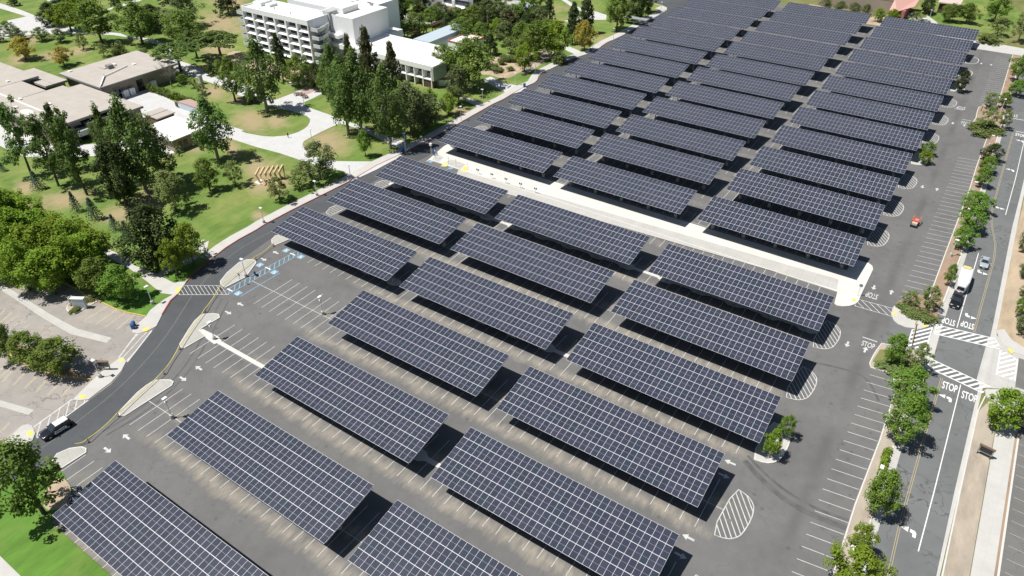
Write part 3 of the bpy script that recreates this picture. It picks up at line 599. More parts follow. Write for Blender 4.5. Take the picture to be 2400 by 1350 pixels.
for a, b, w_ in (((2021.7, 790), (2056, 801.5), .18), ((2255, 279.5), (2277, 284), .2), ((2236, 254.5), (2256, 258.5), .2), ((2366, 276), (2400, 282), .3), ((2381, 308), (2400, 311), .3)): line_quad(bm, G(*a), G(*b), w_, .03)
o = bm_obj('stop_lines', bm, M['white']); o['kind'] = 'structure'
bm = bmesh.new()
dlo = Vector(G(2188.6, 854))-Vector(G(2217, 847))
hatch(bm, [(10.4, 127.9), (20.2, 125.8), (21.4, 128.4), (10.3, 130.9)], dlo, 1.0, .42, .03, .26)
hatch(bm, [(10.3, 139.5), (22.1, 141.6), (20.9, 144.6), (10.3, 142.9)], dlo, 1.0, .42, .03, .26)
hatch(bm, [(6.4, 131.8), (9.7, 132.3), (9.7, 141.6), (6.4, 138.4)], Vector(G(2205, 766))-Vector(G(2162, 777)), .95, .40, .03, .25)
hatch(bm, [(22.0, 132.8), (25.0, 132.8), (25.0, 139.8), (22.0, 141.8)], dlo, 1.0, .42, .03, .25)
o = bm_obj('street_crosswalks', bm, M['white']); o['kind'] = 'structure'
bm = bmesh.new()
hatch(bm, WS([(430, 669.5), (516, 669.5), (537, 690.5), (416.5, 691)]), Vector(G(450, 691))-Vector(G(437, 670)), .75, .11, .03, .14)
hatch(bm, WS([(2013, 702), (2092, 723), (2091, 742), (2003, 717)]), Vector(G(2050, 735))-Vector(G(2020, 705)), 1.2, .16, .03, .16)
for cw in ([(319, 784), (356, 775), (298, 849), (279, 838)], [(78, 1002), (168, 937), (207, 938), (86, 1027)]):
    p = WS(cw); m = len(p); hatch(bm, p, Vector(p[0])-Vector(p[-1])+Vector((.6, .9)), 1.3, .2, .03, .3)
for cw in ([(1113, 300), (1122, 290), (1141, 294), (1130, 302)],): pass
o = bm_obj('lot_crosswalks', bm, M['wornwhite']); o['kind'] = 'structure'
bm = bmesh.new()
a, b, c_, d_ = G(536, 689.5), G(708, 593), G(697, 587), G(529, 681)
hatch(bm, [a, b, c_, d_], Vector(G(552, 666.7))-Vector(G(548.6, 682)), 1.0, .2, .03, .16)
line_quad(bm, G(564, 694.5), G(655.5, 640), .17, .03)
hatch(bm, WS([(1031, 394), (1047, 383), (1062, 388), (1046, 400)]), (.5, 1), .8, .12, .03, .12)
hatch(bm, WS([(1067, 409), (1080, 398), (1096, 403), (1083, 414)]), (.5, 1), .8, .12, .03, .12)
o = bm_obj('accessible_aisle_lines', bm, M['blue']); o['kind'] = 'structure'
bm = bmesh.new(); 
for px, py in ((558, 687.5), (609, 621), (643, 638), (671, 587), (705, 602), (1009, 379), (1038.5, 388.5), (1056, 394.5), (1085, 404)):
    x, y = G(px, py); s = .75 if px < 900 else .6
    poly(bm, [(x-s, y-s), (x+s, y-s), (x+s, y+s), (x-s, y+s)], .03)
o = bm_obj('accessible_symbol_panels', bm, M['blue']); o['kind'] = 'structure'
bm = bmesh.new()
for px, py in ((558, 687.5), (609, 621), (643, 638), (671, 587), (705, 602)):
    x, y = G(px, py); line_quad(bm, (x-.1, y+.5), (x-.05, y-.05), .16, .034); line_quad(bm, (x-.05, y-.05), (x+.35, y-.05), .12, .035); line_quad(bm, (x+.3, y-.05), (x+.4, y-.45), .12, .036)
    ribbon(bm, [(x+.35*math.cos(t/6*4.2+2.2)-.02, y-.2+.35*math.sin(t/6*4.2+2.2)) for t in range(7)], .09, .034, .034)
for px, py in ((628, 629), (686, 596), (539, 680)):
    x, y = G(px, py); line_quad(bm, (x-.9, y), (x+.9, y), .3, .04)
o = bm_obj('accessible_symbols', bm, M['white']); o['kind'] = 'structure'
stripe('centre_line', [(-20, 1100), (80, 1065), (163, 1003), (285, 908), (383, 800), (450, 693)], simple('faded_line_paint', (.26, .26, .22), .8, var=.3), .09, .03, 2)
stripe('centre_line', [(470, 668), (505, 628), (560, 583), (640, 540)], bpy.data.materials['faded_line_paint'], .09, .03, 2)
DY = [w3(13.1, -30), w3(13.1, 77), w3(12.9, 87), w3(13.1, 105.4), w3(13.5, 126)]
DU = [w3(17.0, 144.6), w3(17.8, 177.3), w3(17.5, 184.5), w3(15.8, 194.5), w3(15.2, 200.9), w3(15.4, 224), w3(15.9, 262)]
for s_ in (-.14, .14):
    for D_ in (DY, DU): stripe('centre_line_yellow', [(x+s_, y, 'w') for x, y, _ in D_], M['yellow'], .09, .03)
stripe('lane_line', [w3(16.0, 83.6), w3(16.3, 97), w3(16.7, 126)], M['white'], .16, .03)
stripe('lane_line', [w3(13.9, 144.2), w3(14.5, 178)], M['white'], .16, .03)
stripe('lane_line', [w3(18.3, 202), w3(18.9, 226), w3(19.3, 262)], M['white'], .16, .03)
for tp in ([(410, 686), (420, 672), (427, 675), (417, 689)], [(335, 771), (354, 768), (345, 777), (335, 778)], [(184, 932), (190, 926), (203, 928), (196, 937)], [(63, 1017), (68, 1011), (79, 1011), (77, 1022), (66, 1024)], [(278, 845), (286, 842), (292, 846), (284, 851)],
           [(1995, 704), (2000, 700), (2008, 704), (2003, 710)], [(2092, 736), (2096, 730), (2103, 734), (2099, 741)], [(2160, 764), (2165, 760), (2174, 765), (2168, 769)], [(2360, 822), (2365, 817), (2376, 826), (2371, 831)], [(1034, 391), (1041, 381), (1050, 384), (1046, 392)], [(1080, 403), (1089, 391), (1098, 394), (1091, 405)]):
    sheet('tactile_paving', tp, .158, M['tactile'], .01)

kerb('kerb', [w3(26.0, -30), w3(25.8, 45), w3(26.1, 85), w3(26.6, 118)], M['kerb'], .3, .16)
sheet('fallen_leaf_strip', [w3(25.7, 40), w3(25.9, 60), w3(26.0, 85), w3(26.5, 118), w3(26.1, 118), w3(25.6, 85), w3(25.5, 60)], .134, M['mulch'])
# tyre scuffs where cars swing round the row ends, drain grates, patched asphalt
tm = simple('tyre_scuffed_asphalt', (.125, .126, .124), .85, var=.35, scale=.6)
for pts, w_ in (([(1745, 1080), (1790, 1130), (1850, 1180), (1920, 1215), (1990, 1240)], 1.0), ([(1752, 1068), (1800, 1118), (1862, 1166), (1930, 1200), (2000, 1222)], .5), ([(2178, 235), (2196, 255), (2200, 200), (2180, 160)], .6),
                ([(240, 1012), (330, 960), (420, 880), (470, 800), (520, 700)], .35), ([(250, 1020), (340, 967), (432, 888), (484, 806), (535, 706)], .35), ([(1885, 845), (1960, 860), (2030, 880), (2060, 940)], .5)):
    stripe('tyre_scuff', pts, tm, w_, .0215, 3)
bm = bmesh.new()
for px, py in ((2009, 907), (1708, 1220), (1905, 862), (1420, 748), (640, 1010), (2113, 620), (1560, 870)):
    x, y = G(px, py); tube(bm, (x, y, .02), (x, y, .034), .38, .38, 14)
o = bm_obj('manhole_cover', bm, M['eastlot']); o['kind'] = 'structure'
bm = bmesh.new(); x, y = G(2176, 829); box(bm, x-.5, x+.5, y-.35, y+.35, .02, .05); o = bm_obj('drain_grate', bm, M['dark']); o['kind'] = 'structure'
# ================================================================== SOLAR CANOPIES
ORD = ['first', 'second', 'third', 'fourth', 'fifth', 'sixth', 'seventh', 'eighth', 'ninth', 'tenth', 'eleventh', 'twelfth']
def module_bm(bm, cx=0, cy=0):
    w, d = PW-.004, PS-.004; fr = .023
    box(bm, cx-w/2, cx+w/2, cy-d/2, cy+d/2, -.04, 0, 0)
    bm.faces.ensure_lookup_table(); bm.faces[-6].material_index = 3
    x0, x1, y0, y1 = cx-w/2+fr, cx+w/2-fr, cy-d/2+.039, cy+d/2-.039
    bm.faces.new([bm.verts.new(p) for p in ((x0, y0, .006), (x1, y0, .006), (x1, y1, .006), (x0, y1, .006))]).material_index = 1
    bm.faces.new([bm.verts.new(p) for p in ((x0, cy-.022, .010), (x1, cy-.022, .010), (x1, cy+.022, .010), (x0, cy+.022, .010))]).material_index = 2
PM = [M['frame'], M['cell'], M['busbar'], M['shadeback']]
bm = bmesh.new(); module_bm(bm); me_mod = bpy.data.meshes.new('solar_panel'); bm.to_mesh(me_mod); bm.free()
bm = bmesh.new()
for i in range(34):
    for j in range(5): module_bm(bm, (i+.5)*PW, (j+.5)*PS)
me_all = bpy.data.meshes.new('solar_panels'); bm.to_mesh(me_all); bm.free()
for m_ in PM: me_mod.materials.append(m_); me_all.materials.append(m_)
TA = math.atan(TL)
def mk(name, mats, fn):
    bm = bmesh.new(); fn(bm); me = bpy.data.meshes.new(name); bm.to_mesh(me); bm.free()
    for m_ in mats: me.materials.append(m_)
    return me
YC = 4.95; ZB = H0-.25
me_foot = mk('footing', [M['footing']], lambda b: tube(b, (0, 0, 0), (0, 0, 1.05), .43, .40, 14))
def colf(b):
    box(b, -.05, .05, -.16, .16, 1.05, ZB+TL*YC-.35); box(b, -.15, .15, -.16, -.13, 1.05, ZB+TL*YC-.35); box(b, -.15, .15, .13, .16, 1.05, ZB+TL*YC-.35); box(b, -.25, .25, -.25, .25, 1.052, 1.09)
me_col = mk('column', [M['steel']], colf)
me_beam = mk('beam', [M['steel']], lambda b: bar(b, (0, .35, ZB-.16+TL*.35), (0, DP-.35, ZB-.16+TL*(DP-.35)), .22, .38))
me_purlin = mk('purlin', [M['steel']], lambda b: box(b, .25, LN-.25, -.04, .04, -.12, .1))
me_edge = mk('edge_trim', [M['frame']], lambda b: bar(b, (0, .3, H0-.15+TL*.3), (0, DP-.3, H0-.15+TL*(DP-.3)), .06, .2))
me_inv = mk('inverter_box', [M['steel']], lambda b: box(b, -.35, .35, -.16, .16, 1.5, 2.5))
def loc_row(r):
    if r < 3: 
        return {-4: 'row cut off at the bottom left', -3: 'second row from the bottom', -2: 'third row from the bottom', -1: 'fourth row from the bottom', 0: 'third row below the white walkway',
                1: 'second row below the white walkway', 2: 'row just below the white walkway'}[r]
    return 'row just above the white walkway' if r == 3 else ORD[r-3]+' row above the white walkway'
for (r, c), (x, y) in sorted(CAN.items()):
    side = {'L': 'west', 'M': 'middle', 'R': 'east'}[c]
    t = thing('solar_canopy', 'solar canopy in the %s column, %s' % (side, loc_row(r)), 'solar canopy', (x, y, 0), 0, 'solar canopies over the parking rows')
    if r <= 2:
        for i in range(34):
            for j in range(5):
                o = bpy.data.objects.new('solar_panel', me_mod); C.objects.link(o); o.parent = t
                s = (j+.5)*PS; o.location = ((i+.5)*PW, s*math.cos(TA), H0+s*math.sin(TA)); o.rotation_euler = (TA+random.gauss(0, .0015), random.gauss(0, .0015), 0)
    else:
        o = bpy.data.objects.new('solar_panels', me_all); C.objects.link(o); o.parent = t; o.location = (0, 0, H0); o.rotation_euler = (TA, 0, 0); o['kind'] = 'stuff'
    for fx in FX:
        for nm, me in (('footing', me_foot), ('column', me_col), ('beam', me_beam)):
            o = bpy.data.objects.new(nm, me); C.objects.link(o); o.parent = t; o.location = (fx, 0 if nm == 'beam' else YC, 0)
    for j in range(6 if r > 2 else 10):
        yy = .45+j*(DP-.9)/(5 if r > 2 else 9); o = bpy.data.objects.new('purlin', me_purlin); C.objects.link(o); o.parent = t; o.location = (0, yy, ZB+TL*yy+.10)
    for ex in (.02, LN-.02):
        o = bpy.data.objects.new('edge_trim', me_edge); C.objects.link(o); o.parent = t; o.location = (ex, 0, 0)
    if (r+len(c)) % 3 == 0:
        o = bpy.data.objects.new('inverter_box', me_inv); C.objects.link(o); o.parent = t; o.location = (FX[2]+.0, YC-.35, 0)

# ================================================================== BUILDINGS
def flat_part(name, pts, z0, z1, mat, parent, ox, oy):
    bm = bmesh.new(); poly(bm, [(a-ox, b-oy) for a, b in pts], z1, z1-z0); return part(name, bm, mat, parent)
def boxp(name, x0, x1, y0, y1, z0, z1, mat, parent, ox=0, oy=0):
    bm = bmesh.new(); box(bm, x0-ox, x1-ox, y0-oy, y1-oy, z0, z1); return part(name, bm, mat, parent)
def roof_with_parapet(name, x0, x1, y0, y1, z, parent, ox, oy, mat=None, h=.5, wm=None):
    bm = bmesh.new(); X0, X1, Y0, Y1 = x0-ox, x1-ox, y0-oy, y1-oy
    box(bm, X0+.3, X1-.3, Y0+.3, Y1-.3, z-.6, z-h, 0)
    for a in ((X0, X1, Y0, Y0+.3), (X0, X1, Y1-.3, Y1), (X0, X0+.3, Y0+.3, Y1-.3), (X1-.3, X1, Y0+.3, Y1-.3)): box(bm, *a, z-.6, z, 1)
    return part(name, bm, [mat or M['roofwhite'], wm or M['wallwhite']], parent)
def eggcrate(t, x0, x1, yf, z0, z1, nb, nf, ox, oy, dep=1.5, band=1.9):
    """deep-set windows between projecting fins, each with a sloping sill; facade plane at yf facing -Y"""
    bw = (x1-x0)/nb; fh = (z1-band-z0)/nf
    for i in range(nb+1):
        x = x0+i*bw; w = .40
        boxp('fin', x-w if i else x, x+w if i < nb else x, yf, yf+dep, z0-.8, z1-band, M['wallwhite'], t, ox, oy)
    boxp('parapet_band', x0, x1, yf, yf+dep, z1-band, z1-.6, M['wallwhite'], t, ox, oy)
    me = None
    def win(b, w, h):
        box(b, -w/2, w/2, 0, .06, 0, h, 0)
        for k in range(5): xx = -w/2+.04+k*(w-.08)/4; box(b, xx-.04, xx+.04, -.05, 0, 0, h, 1)
        box(b, -w/2, w/2, -.05, 0, h-.09, h+.002, 1); box(b, -w/2, w/2, -.05, 0, h*.55, h*.55+.06, 1)
    w = bw-1.25; h = fh*.50
    me = mk('window', [M['glass'], M['bronze']], lambda b: win(b, w, h))
    def sill(b):
        a = bw/2-.40; q = [(-a, dep-.02, fh*.34), (a, dep-.02, fh*.34), (a, .05, .10), (-a, .05, .10)]
        v = [b.verts.new(p) for p in q]; v2 = [b.verts.new((p[0], p[1], -.04)) for p in q]
        b.faces.new((v[0], v[3], v[2], v[1])); b.faces.new((v[3], v2[3], v2[2], v[2])); b.faces.new((v2[0], v2[1], v2[2], v2[3]))
        b.faces.new((v[0], v2[0], v2[3], v[3])); b.faces.new((v[1], v[2], v2[2], v2[1]))
    ms = mk('sloping_sill', [M['wallwhite']], sill)
    for f in range(nf):
        for i in range(nb):
            cx = x0+(i+.5)*bw-ox; zz = z0+f*fh
            o = bpy.data.objects.new('window', me); C.objects.link(o); o.parent = t; o.location = (cx+.15, yf+dep-.06-oy, zz+fh*.37)
            o = bpy.data.objects.new('sloping_sill', ms); C.objects.link(o); o.parent = t; o.location = (cx, yf-oy, zz)
# five-storey block
X0, X1, YF, ZT = -250.9, -213.6, 182.6, 17.3
t = thing('campus_building', 'white five storey block with deep set windows and balconied stair ends', 'building', (X0, YF, 0))
boxp('wall', X0, X1, YF+1.5, YF+13, 0, ZT-.62, M['wallwhite'], t, X0, YF)
eggcrate(t, X0, X1, YF, 1.1, ZT, 6, 5, X0, YF)
roof_with_parapet('roof', X0, X1, YF, YF+13, ZT, t, X0, YF)
bm = bmesh.new(); box(bm, 1.5, 6, 5, 11, ZT-.4, ZT+.9); box(bm, 7.5, 10, 6, 10, ZT-.4, ZT+.5); part('roof_plant', bm, M['wallwhite'], t)
for px_, py_ in ((14, 5), (24, 4), (8, 2.4)):
    bm = bmesh.new(); tube(bm, (px_, py_, ZT-.5), (px_, py_, ZT+.5), .12, .12, 6); part('roof_vent', bm, M['dark'], t)
def stair_end(t, sx, xe, ox, oy):
    for f in range(5):
        z = 1.3+3.08*f if f < 5 else 0
        pts = [(xe, YF+.7), (xe+sx*4.2, YF+.7), (xe+sx*4.2, YF+3.0), (xe+sx*1.2, YF+9.6), (xe, YF+9.8)]
        bm = bmesh.new(); p = [(a-ox, b-oy) for a, b in pts]; poly(bm, p, z+.25, .3)
        ribbon(bm, [p[0], p[1], p[2], p[3]], .2, z-.1, z+1.25); part('stair_landing', bm, M['stairgrey'], t)
        if f < 4:
            bm = bmesh.new()
            for k in range(8): box(bm, xe+sx*(1.0+.35*k)-.2-ox, xe+sx*(1.0+.35*k)+.2-ox, YF+5.0-oy, YF+6.6-oy, z+.25+k*.36, z+.45+k*.36)
            part('stair_flight', bm, M['wallgrey'], t)
    bm = bmesh.new(); box(bm, min(xe+sx*2.0, xe+sx*2.5)-ox, max(xe+sx*2.0, xe+sx*2.5)-ox, YF+4.2-oy, YF+7.5-oy, 0, 14.6); part('stair_wall', bm, M['wallgrey'], t)
stair_end(t, 1, X1, X0, YF); stair_end(t, -1, X0, X0, YF)
boxp('lift_tower', X1-2.6, X1+1.0, YF+10.5, YF+14.8, 0, 18.2, M['wallgrey'], t, X0, YF)
# rear wing
wx0, wx1, wy0, wy1 = -244, -201.3, 200.3, 236
t = thing('campus_building', 'white rear wing with a large blank end wall and penthouse behind the five storey block', 'building', (wx0, wy0, 0))
boxp('wall', wx0, -219.6, wy0+1.5, wy1, 0, ZT-.62, M['wallwhite'], t, wx0, wy0)
eggcrate(t, wx0, -219.6, wy0, 1.1, ZT, 4, 5, wx0, wy0)
boxp('blank_wall', -219.6, wx1, 193.8, 213.3, 0, ZT-.6, M['wallwhite'], t, wx0, wy0)
boxp('blank_wall', -219.6, -206.8, 213.3, 226, 0, ZT-.6, M['wallwhite'], t, wx0, wy0)
roof_with_parapet('roof', wx0, -219.7, wy0, wy1, ZT, t, wx0, wy0)
roof_with_parapet('roof', -219.6, wx1, 193.8, 213.3, ZT-.003, t, wx0, wy0); roof_with_parapet('roof', -219.6, -206.8, 213.35, 226, ZT-.006, t, wx0, wy0)
bm = bmesh.new(); box(bm, 25.5, 34, -2.5, 6, ZT-.5, ZT+1.6); part('penthouse', bm, M['wallwhite'], t)
for z in (7.2, 10.6): 
    boxp('balcony', -214.8, -207.5, 191.4, 193.78, z-1.2, z+.1, M['wallwhite'], t, wx0, wy0)
for z in (8.5, 5.0): boxp('opening', -214.4, -208, 193.70, 193.79, z-.1, z+1.9, M['glass'], t, wx0, wy0)
for a, b in ((32, 13), (34, 12.4)):
    bm = bmesh.new(); box(bm, a, a+1.2, b, b+1, ZT-.5, ZT+.4); part('roof_vent', bm, M['steel'], t)
# two-storey link
ox, oy, z = -206, 190, 8.2
t = thing('campus_building', 'low two storey white building with open loggia facing the trees and car park', 'building', (ox, oy, 0))
boxp('wall', -205.8, -160.6, 191.9, 197.6, 0, z-.62, M['wallTan'], t, ox, oy); boxp('wall', -205.8, -165.9, 197.6, 209.6, 0, z-.625, M['wallwhite'], t, ox, oy)
boxp('wall', -204.2, -198.4, 209.6, 217.9, 0, z-.63, M['wallwhite'], t, ox, oy)
roof_with_parapet('roof', -205.8, -160.0, 189.6, 197.55, z, t, ox, oy); roof_with_parapet('roof', -205.8, -165.7, 197.55, 209.8, z-.003, t, ox, oy); roof_with_parapet('roof', -204.2, -198.4, 209.85, 217.9, z-.006, t, ox, oy)
boxp('end_wall', -161.0, -160.0, 189.61, 197.0, 2.9, z-.61, M['wallgrey'], t, ox, oy); boxp('fascia_band', -205.8, -161.0, 189.6, 191.9, z-1.75, z-.6, M['wallwhite'], t, ox, oy)
bw = 3.95
for i in range(11):
    x = -161.2-i*bw; boxp('pier', x-.18, x+.18, 189.7, 191.88, 0, z-1.75, M['wallwhite'], t, ox, oy)
boxp('gallery_floor', -205.5, -161.0, 189.65, 191.88, 2.95, 3.25, M['wallwhite'], t, ox, oy)
mw = mk('window', [M['glass'], M['bronze']], lambda b: (box(b, -1.2, 1.2, 0, .05, 0, 1.3, 0), box(b, -.04, .04, -.04, 0, 0, 1.3, 1), box(b, -1.2, 1.2, -.04, 0, 1.25, 1.31, 1)))
for i in range(11):
    for zz in (1.2, 4.6):
        o = bpy.data.objects.new('window', mw); C.objects.link(o); o.parent = t; o.location = (-163.2-i*bw-ox, 191.84-oy, zz)
for i in range(4): boxp('roof_vent', -200+i*2.2, -199+i*2.2, 195+i*.8, 196+i*.8, z-.5, z-.1, M['roofwhite'], t, ox, oy)
boxp('brick_base', -166, -160.6, 189.9, 191.87, 0, 2.9, M['brickwall'], t, ox, oy)
bm = bmesh.new(); pts = [(-160.9, 193), (-157.5, 195.5), (-156.0, 200), (-156.6, 201)]; ribbon(bm, [(a-ox, b-oy) for a, b in pts], .3, 0, 2.2); part('stair_parapet', bm, M['wallwhite'], t)
# long blue-grey roofed hall and pink trimmed roof
t = thing('gallery_hall', 'long hall with a pale blue grey metal roof between the trees', 'building', (-193.5, 218, 0))
boxp('wall', -193.0, -185.4, 218.1, 243.5, 0, 4.6, M['bluemetal'], t, -193.5, 218)
bm = bmesh.new(); poly(bm, [(.0, .1), (.3, 29), (8.3, 23.5), (8.3, .1)], 5.1, .5); part('roof', bm, M['bluemetal'], t)
t = thing('classroom_annex', 'low flat roofed annex with red parapet beside the blue grey hall', 'building', (-183, 227, 0))
boxp('wall', -182.9, -173.4, 227.1, 239, 0, 3.6, M['wallwhite'], t, -183, 227); boxp('roof', -182.6, -173.6, 227.4, 238.8, 3.6, 3.8, M['roofwhite'], t, -183, 227)
bm = bmesh.new()
for a in ((-.1, 9.8, 11.8, 12.15), (-.1, .25, 0, 11.8), (9.5, 9.8, 0, 11.8), (.25, 9.5, 0, .3)): box(bm, *a, 3.6, 4.1)
part('parapet', bm, M['pinktrim'], t)
t = thing('pergola', 'long brown timber pergola on posts behind the white roofs', 'pergola', (-204, 224.4, 0))
bm = bmesh.new(); bar(bm, (0, 0, 3.8), (1.3, 24, 3.8), .25, .6); bar(bm, (1.8, 0, 3.8), (3.1, 24, 3.8), .25, .6); part('beam', bm, M['brown'], t)
bm = bmesh.new()
for k in range(16): bar(bm, (-.4+k*.085, .6+k*1.5, 4.15), (2.3+k*.085, .6+k*1.5, 4.15), .12, .2)
part('rafters', bm, M['brown'], t)
for k in range(5):
    for dx in (0, 1.8):
        bm = bmesh.new(); bar(bm, (dx+k*.31, .5+k*5.7, 0), (dx+k*.31, .5+k*5.7, 3.6), .3, .3); part('post', bm, M['brown'], t)
t = thing('campus_building', 'concrete and brick building with a white balcony cut off by the top edge', 'building', (-217, 262, 0))
boxp('wall', -230, -200, 268, 290, 0, 10, M['wallgrey'], t, -217, 262); boxp('balcony_slab', -217.5, -203.4, 262, 268, 4.6, 5.1, M['wallwhite'], t, -217, 262)
bm = bmesh.new(); box(bm, -.5, 9.5, .02, .2, 5.1, 6.2); part('brick_parapet', bm, M['salmon'], t)
bm = bmesh.new(); box(bm, 9.6, 11.2, -.1, .5, 0, 9); part('pier', bm, M['wallwhite'], t); boxp('window_band', -217, -202, 267.9, 267.99, 5.6, 7.6, M['glass'], t, -217, 262)
boxp('annex_wall', -199, -176, 276, 284, 0, 7, M['wallgrey'], t, -217, 262); boxp('roof', -230.3, -199.7, 267.7, 290.3, 10, 10.4, M['roofwhite'], t, -217, 262)
# north-east building with salmon roof
t = thing('campus_building', 'tan walled building with white roof and salmon sloping entrance roof beyond the last canopies', 'building', (-75.6, 382, 0))
boxp('wall', -75.6, -42.5, 382, 420, 0, 6.4, M['wallTan'], t, -75.6, 382); bm = bmesh.new(); box(bm, 2, 33.0, 1, 38, 6.4, 6.6); part('roof', bm, M['roofwhite'], t)
bm = bmesh.new()
for a in ((0, 33.1, -.1, .4), (0, .4, .4, 38), (32.7, 33.1, .4, 38)): box(bm, *a, 6.4, 7.2)
part('parapet', bm, M['wallTan'], t)
bm = bmesh.new()
v = [bm.verts.new(p) for p in ((33.2, -8, 4.2), (36.5, -9, 4.2), (42, 2, 4.8), (42.2, 16, 6.2), (35, 16, 7.8), (33.2, 0, 7.3))]; bm.faces.new(v); part('salmon_roof', bm, M['salmon'], t)
boxp('entrance_wall', -42.2, -36, 376, 398, 0, 4.2, M['pinktrim'], t, -75.6, 382)
for i in range(9): boxp('roof_vent', -66+i*2.4, -65+i*2.4, 388+(i % 3)*2, 389.5+(i % 3)*2, 6.6, 7.9, M['steel'], t, -75.6, 382)
t = thing('campus_building', 'small pale building with a flat pink tinted roof at the top right', 'building', (-26, 398, 0))
boxp('wall', -25, -17, 399, 416, 0, 4.6, M['brickwall'], t, -26, 398); boxp('roof', -25.8, -16.4, 398, 418, 4.6, 5.1, simple('pinkish_roof', (.62, .5, .45), .8), t, -26, 398)
# west low buildings
def low_roof(t, x0, x1, y0, y1, z, ox, oy, inset=1.4, fas=.7, wall=None, z0=0, roofm=None, name='roof'):
    boxp('wall', x0+inset, x1-inset, y0+inset, y1-inset, z0, z-fas, wall or M['wallTan'], t, ox, oy)
    bm = bmesh.new(); X0_, X1_, Y0_, Y1_ = x0-ox, x1-ox, y0-oy, y1-oy
    box(bm, X0_, X1_, Y0_, Y1_, z-fas, z-.08, 1); box(bm, X0_+.15, X1_-.15, Y0_+.15, Y1_-.15, z-.08, z, 0)
    return part(name, bm, [roofm or M['rooftan'], M['fascia']], t)
t = thing('campus_building', 'tan flat roofed single storey building with long duct on its gravel roof', 'building', (-270, 116, 0))
low_roof(t, -270.4, -244.6, 115.8, 146.2, 6, -270, 116)
bm = bmesh.new()
for p, q in (((25.0, .2, 6.2), (17, 6.5, 6.3)), ((24.4, .9, 6.4), (16.6, 7.0, 6.5)), ((17, 6.5, 6.3), (13.5, 17.5, 6.3)), ((25.0, .2, 3.6), (25.0, .2, 6.2)), ((24.4, -.3, 3.6), (24.4, .9, 6.4)), ((17, 6.5, 6), (17, 6.5, 7.2))): bar(bm, p, q, .28, .28)
part('roof_duct', bm, M['roofwhite'], t)
bm = bmesh.new(); box(bm, 9, 11, 12, 14, 6, 7.3); part('roof_hatch', bm, M['fascia'], t)
bm = bmesh.new(); box(bm, 5.5, 9.5, 11, 16, 6.02, 6.25); part('roof_pad', bm, M['rooftan'], t)
for a, b in ((7, 15.5), (13, 19.5), (.8, 2.5)):
    bm = bmesh.new(); box(bm, a, a+1.2, b, b+1.2, 6, 6.3); part('skylight', bm, M['roofwhite'], t)
for yy in (120.5, 129.3): boxp('door_opening', -246.05, -245.98, yy, yy+2.6, 0, 4.2, M['glass'], t, -270, 116)
for yy in (124, 126.4, 134.8):
    k = thing('storage_locker', {124: 'left of two white lockers against the tan building wall', 126.4: 'right of two white lockers against the tan building wall', 134.8: 'white locker apart from the pair, near the bare tree'}[yy], 'locker', (-245.0, yy, 0))
    bm = bmesh.new(); box(bm, -.5, .5, -.95, .95, .1, 2.6); part('cabinet', bm, M['wallwhite'], k); bm = bmesh.new(); box(bm, .5, .53, -.02, .02, .3, 2.5); part('door_seam', bm, M['steel'], k)
t = thing('campus_building', 'large two storey tan building with broad gravel roof behind the west trees', 'building', (-252, 86, 0))
z = 7
low_roof(t, -300, -270.3, 86.8, 109.2, z, -252, 86); low_roof(t, -270.3, -254.4, 86.8, 103.4, z-.003, -252, 86, 1.4); low_roof(t, -254.4, -222.4, 86.8, 109.0, z-.006, -252, 86, 1.4)
bm = bmesh.new(); bar(bm, (-45, 7.2, z+.1), (20, 7.0, z+.1), .5, .2); part('roof_ridge', bm, M['roofwhite'], t)
for a, b in ((-2, 8), (-9, 4), (10, 11), (4, 3.6), (-22, 14), (-30, 5)):
    bm = bmesh.new(); box(bm, a, a+1.3, b, b+.9, z-.01, z+.35); part('skylight', bm, M['roofwhite'], t)
bm = bmesh.new(); poly(bm, smooth([(7, 3.6), (12, 2.6), (15, 4.4), (10, 6.2)], 2), z+.02, .03); part('roof_patch', bm, M['roofwhite'], t)
boxp('clerestory_glass', -223.7, -223.6, 88.6, 107, 3.9, 6.2, M['glass'], t, -252, 86)
boxp('wall_projection', -223.6, -221.6, 97.5, 108, 0, 5.2, M['wallTan'], t, -252, 86); boxp('wall_projection', -223.6, -221.9, 88, 93.6, 0, 5.0, M['wallTan'], t, -252, 86); boxp('balcony', -223.6, -220.6, 93.7, 97.3, 2.4, 4.0, M['wallgrey'], t, -252, 86)
boxp('doorway', -223.58, -223.5, 93.9, 97.1, 0, 2.3, M['glass'], t, -252, 86)
t = thing('campus_building', 'small flat roofed tan pavilion beyond the courtyard notch', 'building', (-284, 107, 0)); low_roof(t, -284.6, -262.4, 109.6, 114.6, 5.6, -284, 107, .9)
bm = bmesh.new(); box(bm, 8, 21.5, -.2, 2.6, 4.9, 5.6); part('roof', bm, [M['rooftan']], t)
t = thing('covered_walkway', 'flat tan roof strip linking the two gravel roofed buildings', 'building', (-253, 109, 0)); low_roof(t, -253.2, -217.6, 109.4, 114.2, 6.2, -253, 109, .8)
t = thing('service_building', 'low building with bright white roof above the lawn', 'building', (-207, 105, 0))
low_roof(t, -207.2, -191, 105.2, 117.8, 4.2, -207, 105, .8, .5, roofm=M['roofwhite'])
for yy in (107.5, 109.2, 112.6): boxp('window', -191.82, -191.76, yy, yy+1.3, 1.2, 2.9, M['glass'], t, -207, 105)
bm = bmesh.new(); bar(bm, (6, 12.2, 4.4), (14, 9.2, 4.4), .15, .2); part('roof_pipe', bm, M['roofwhite'], t)
t = thing('plant_enclosure', 'brown topped plant enclosure next to the white roof', 'enclosure', (-215, 112, 0))
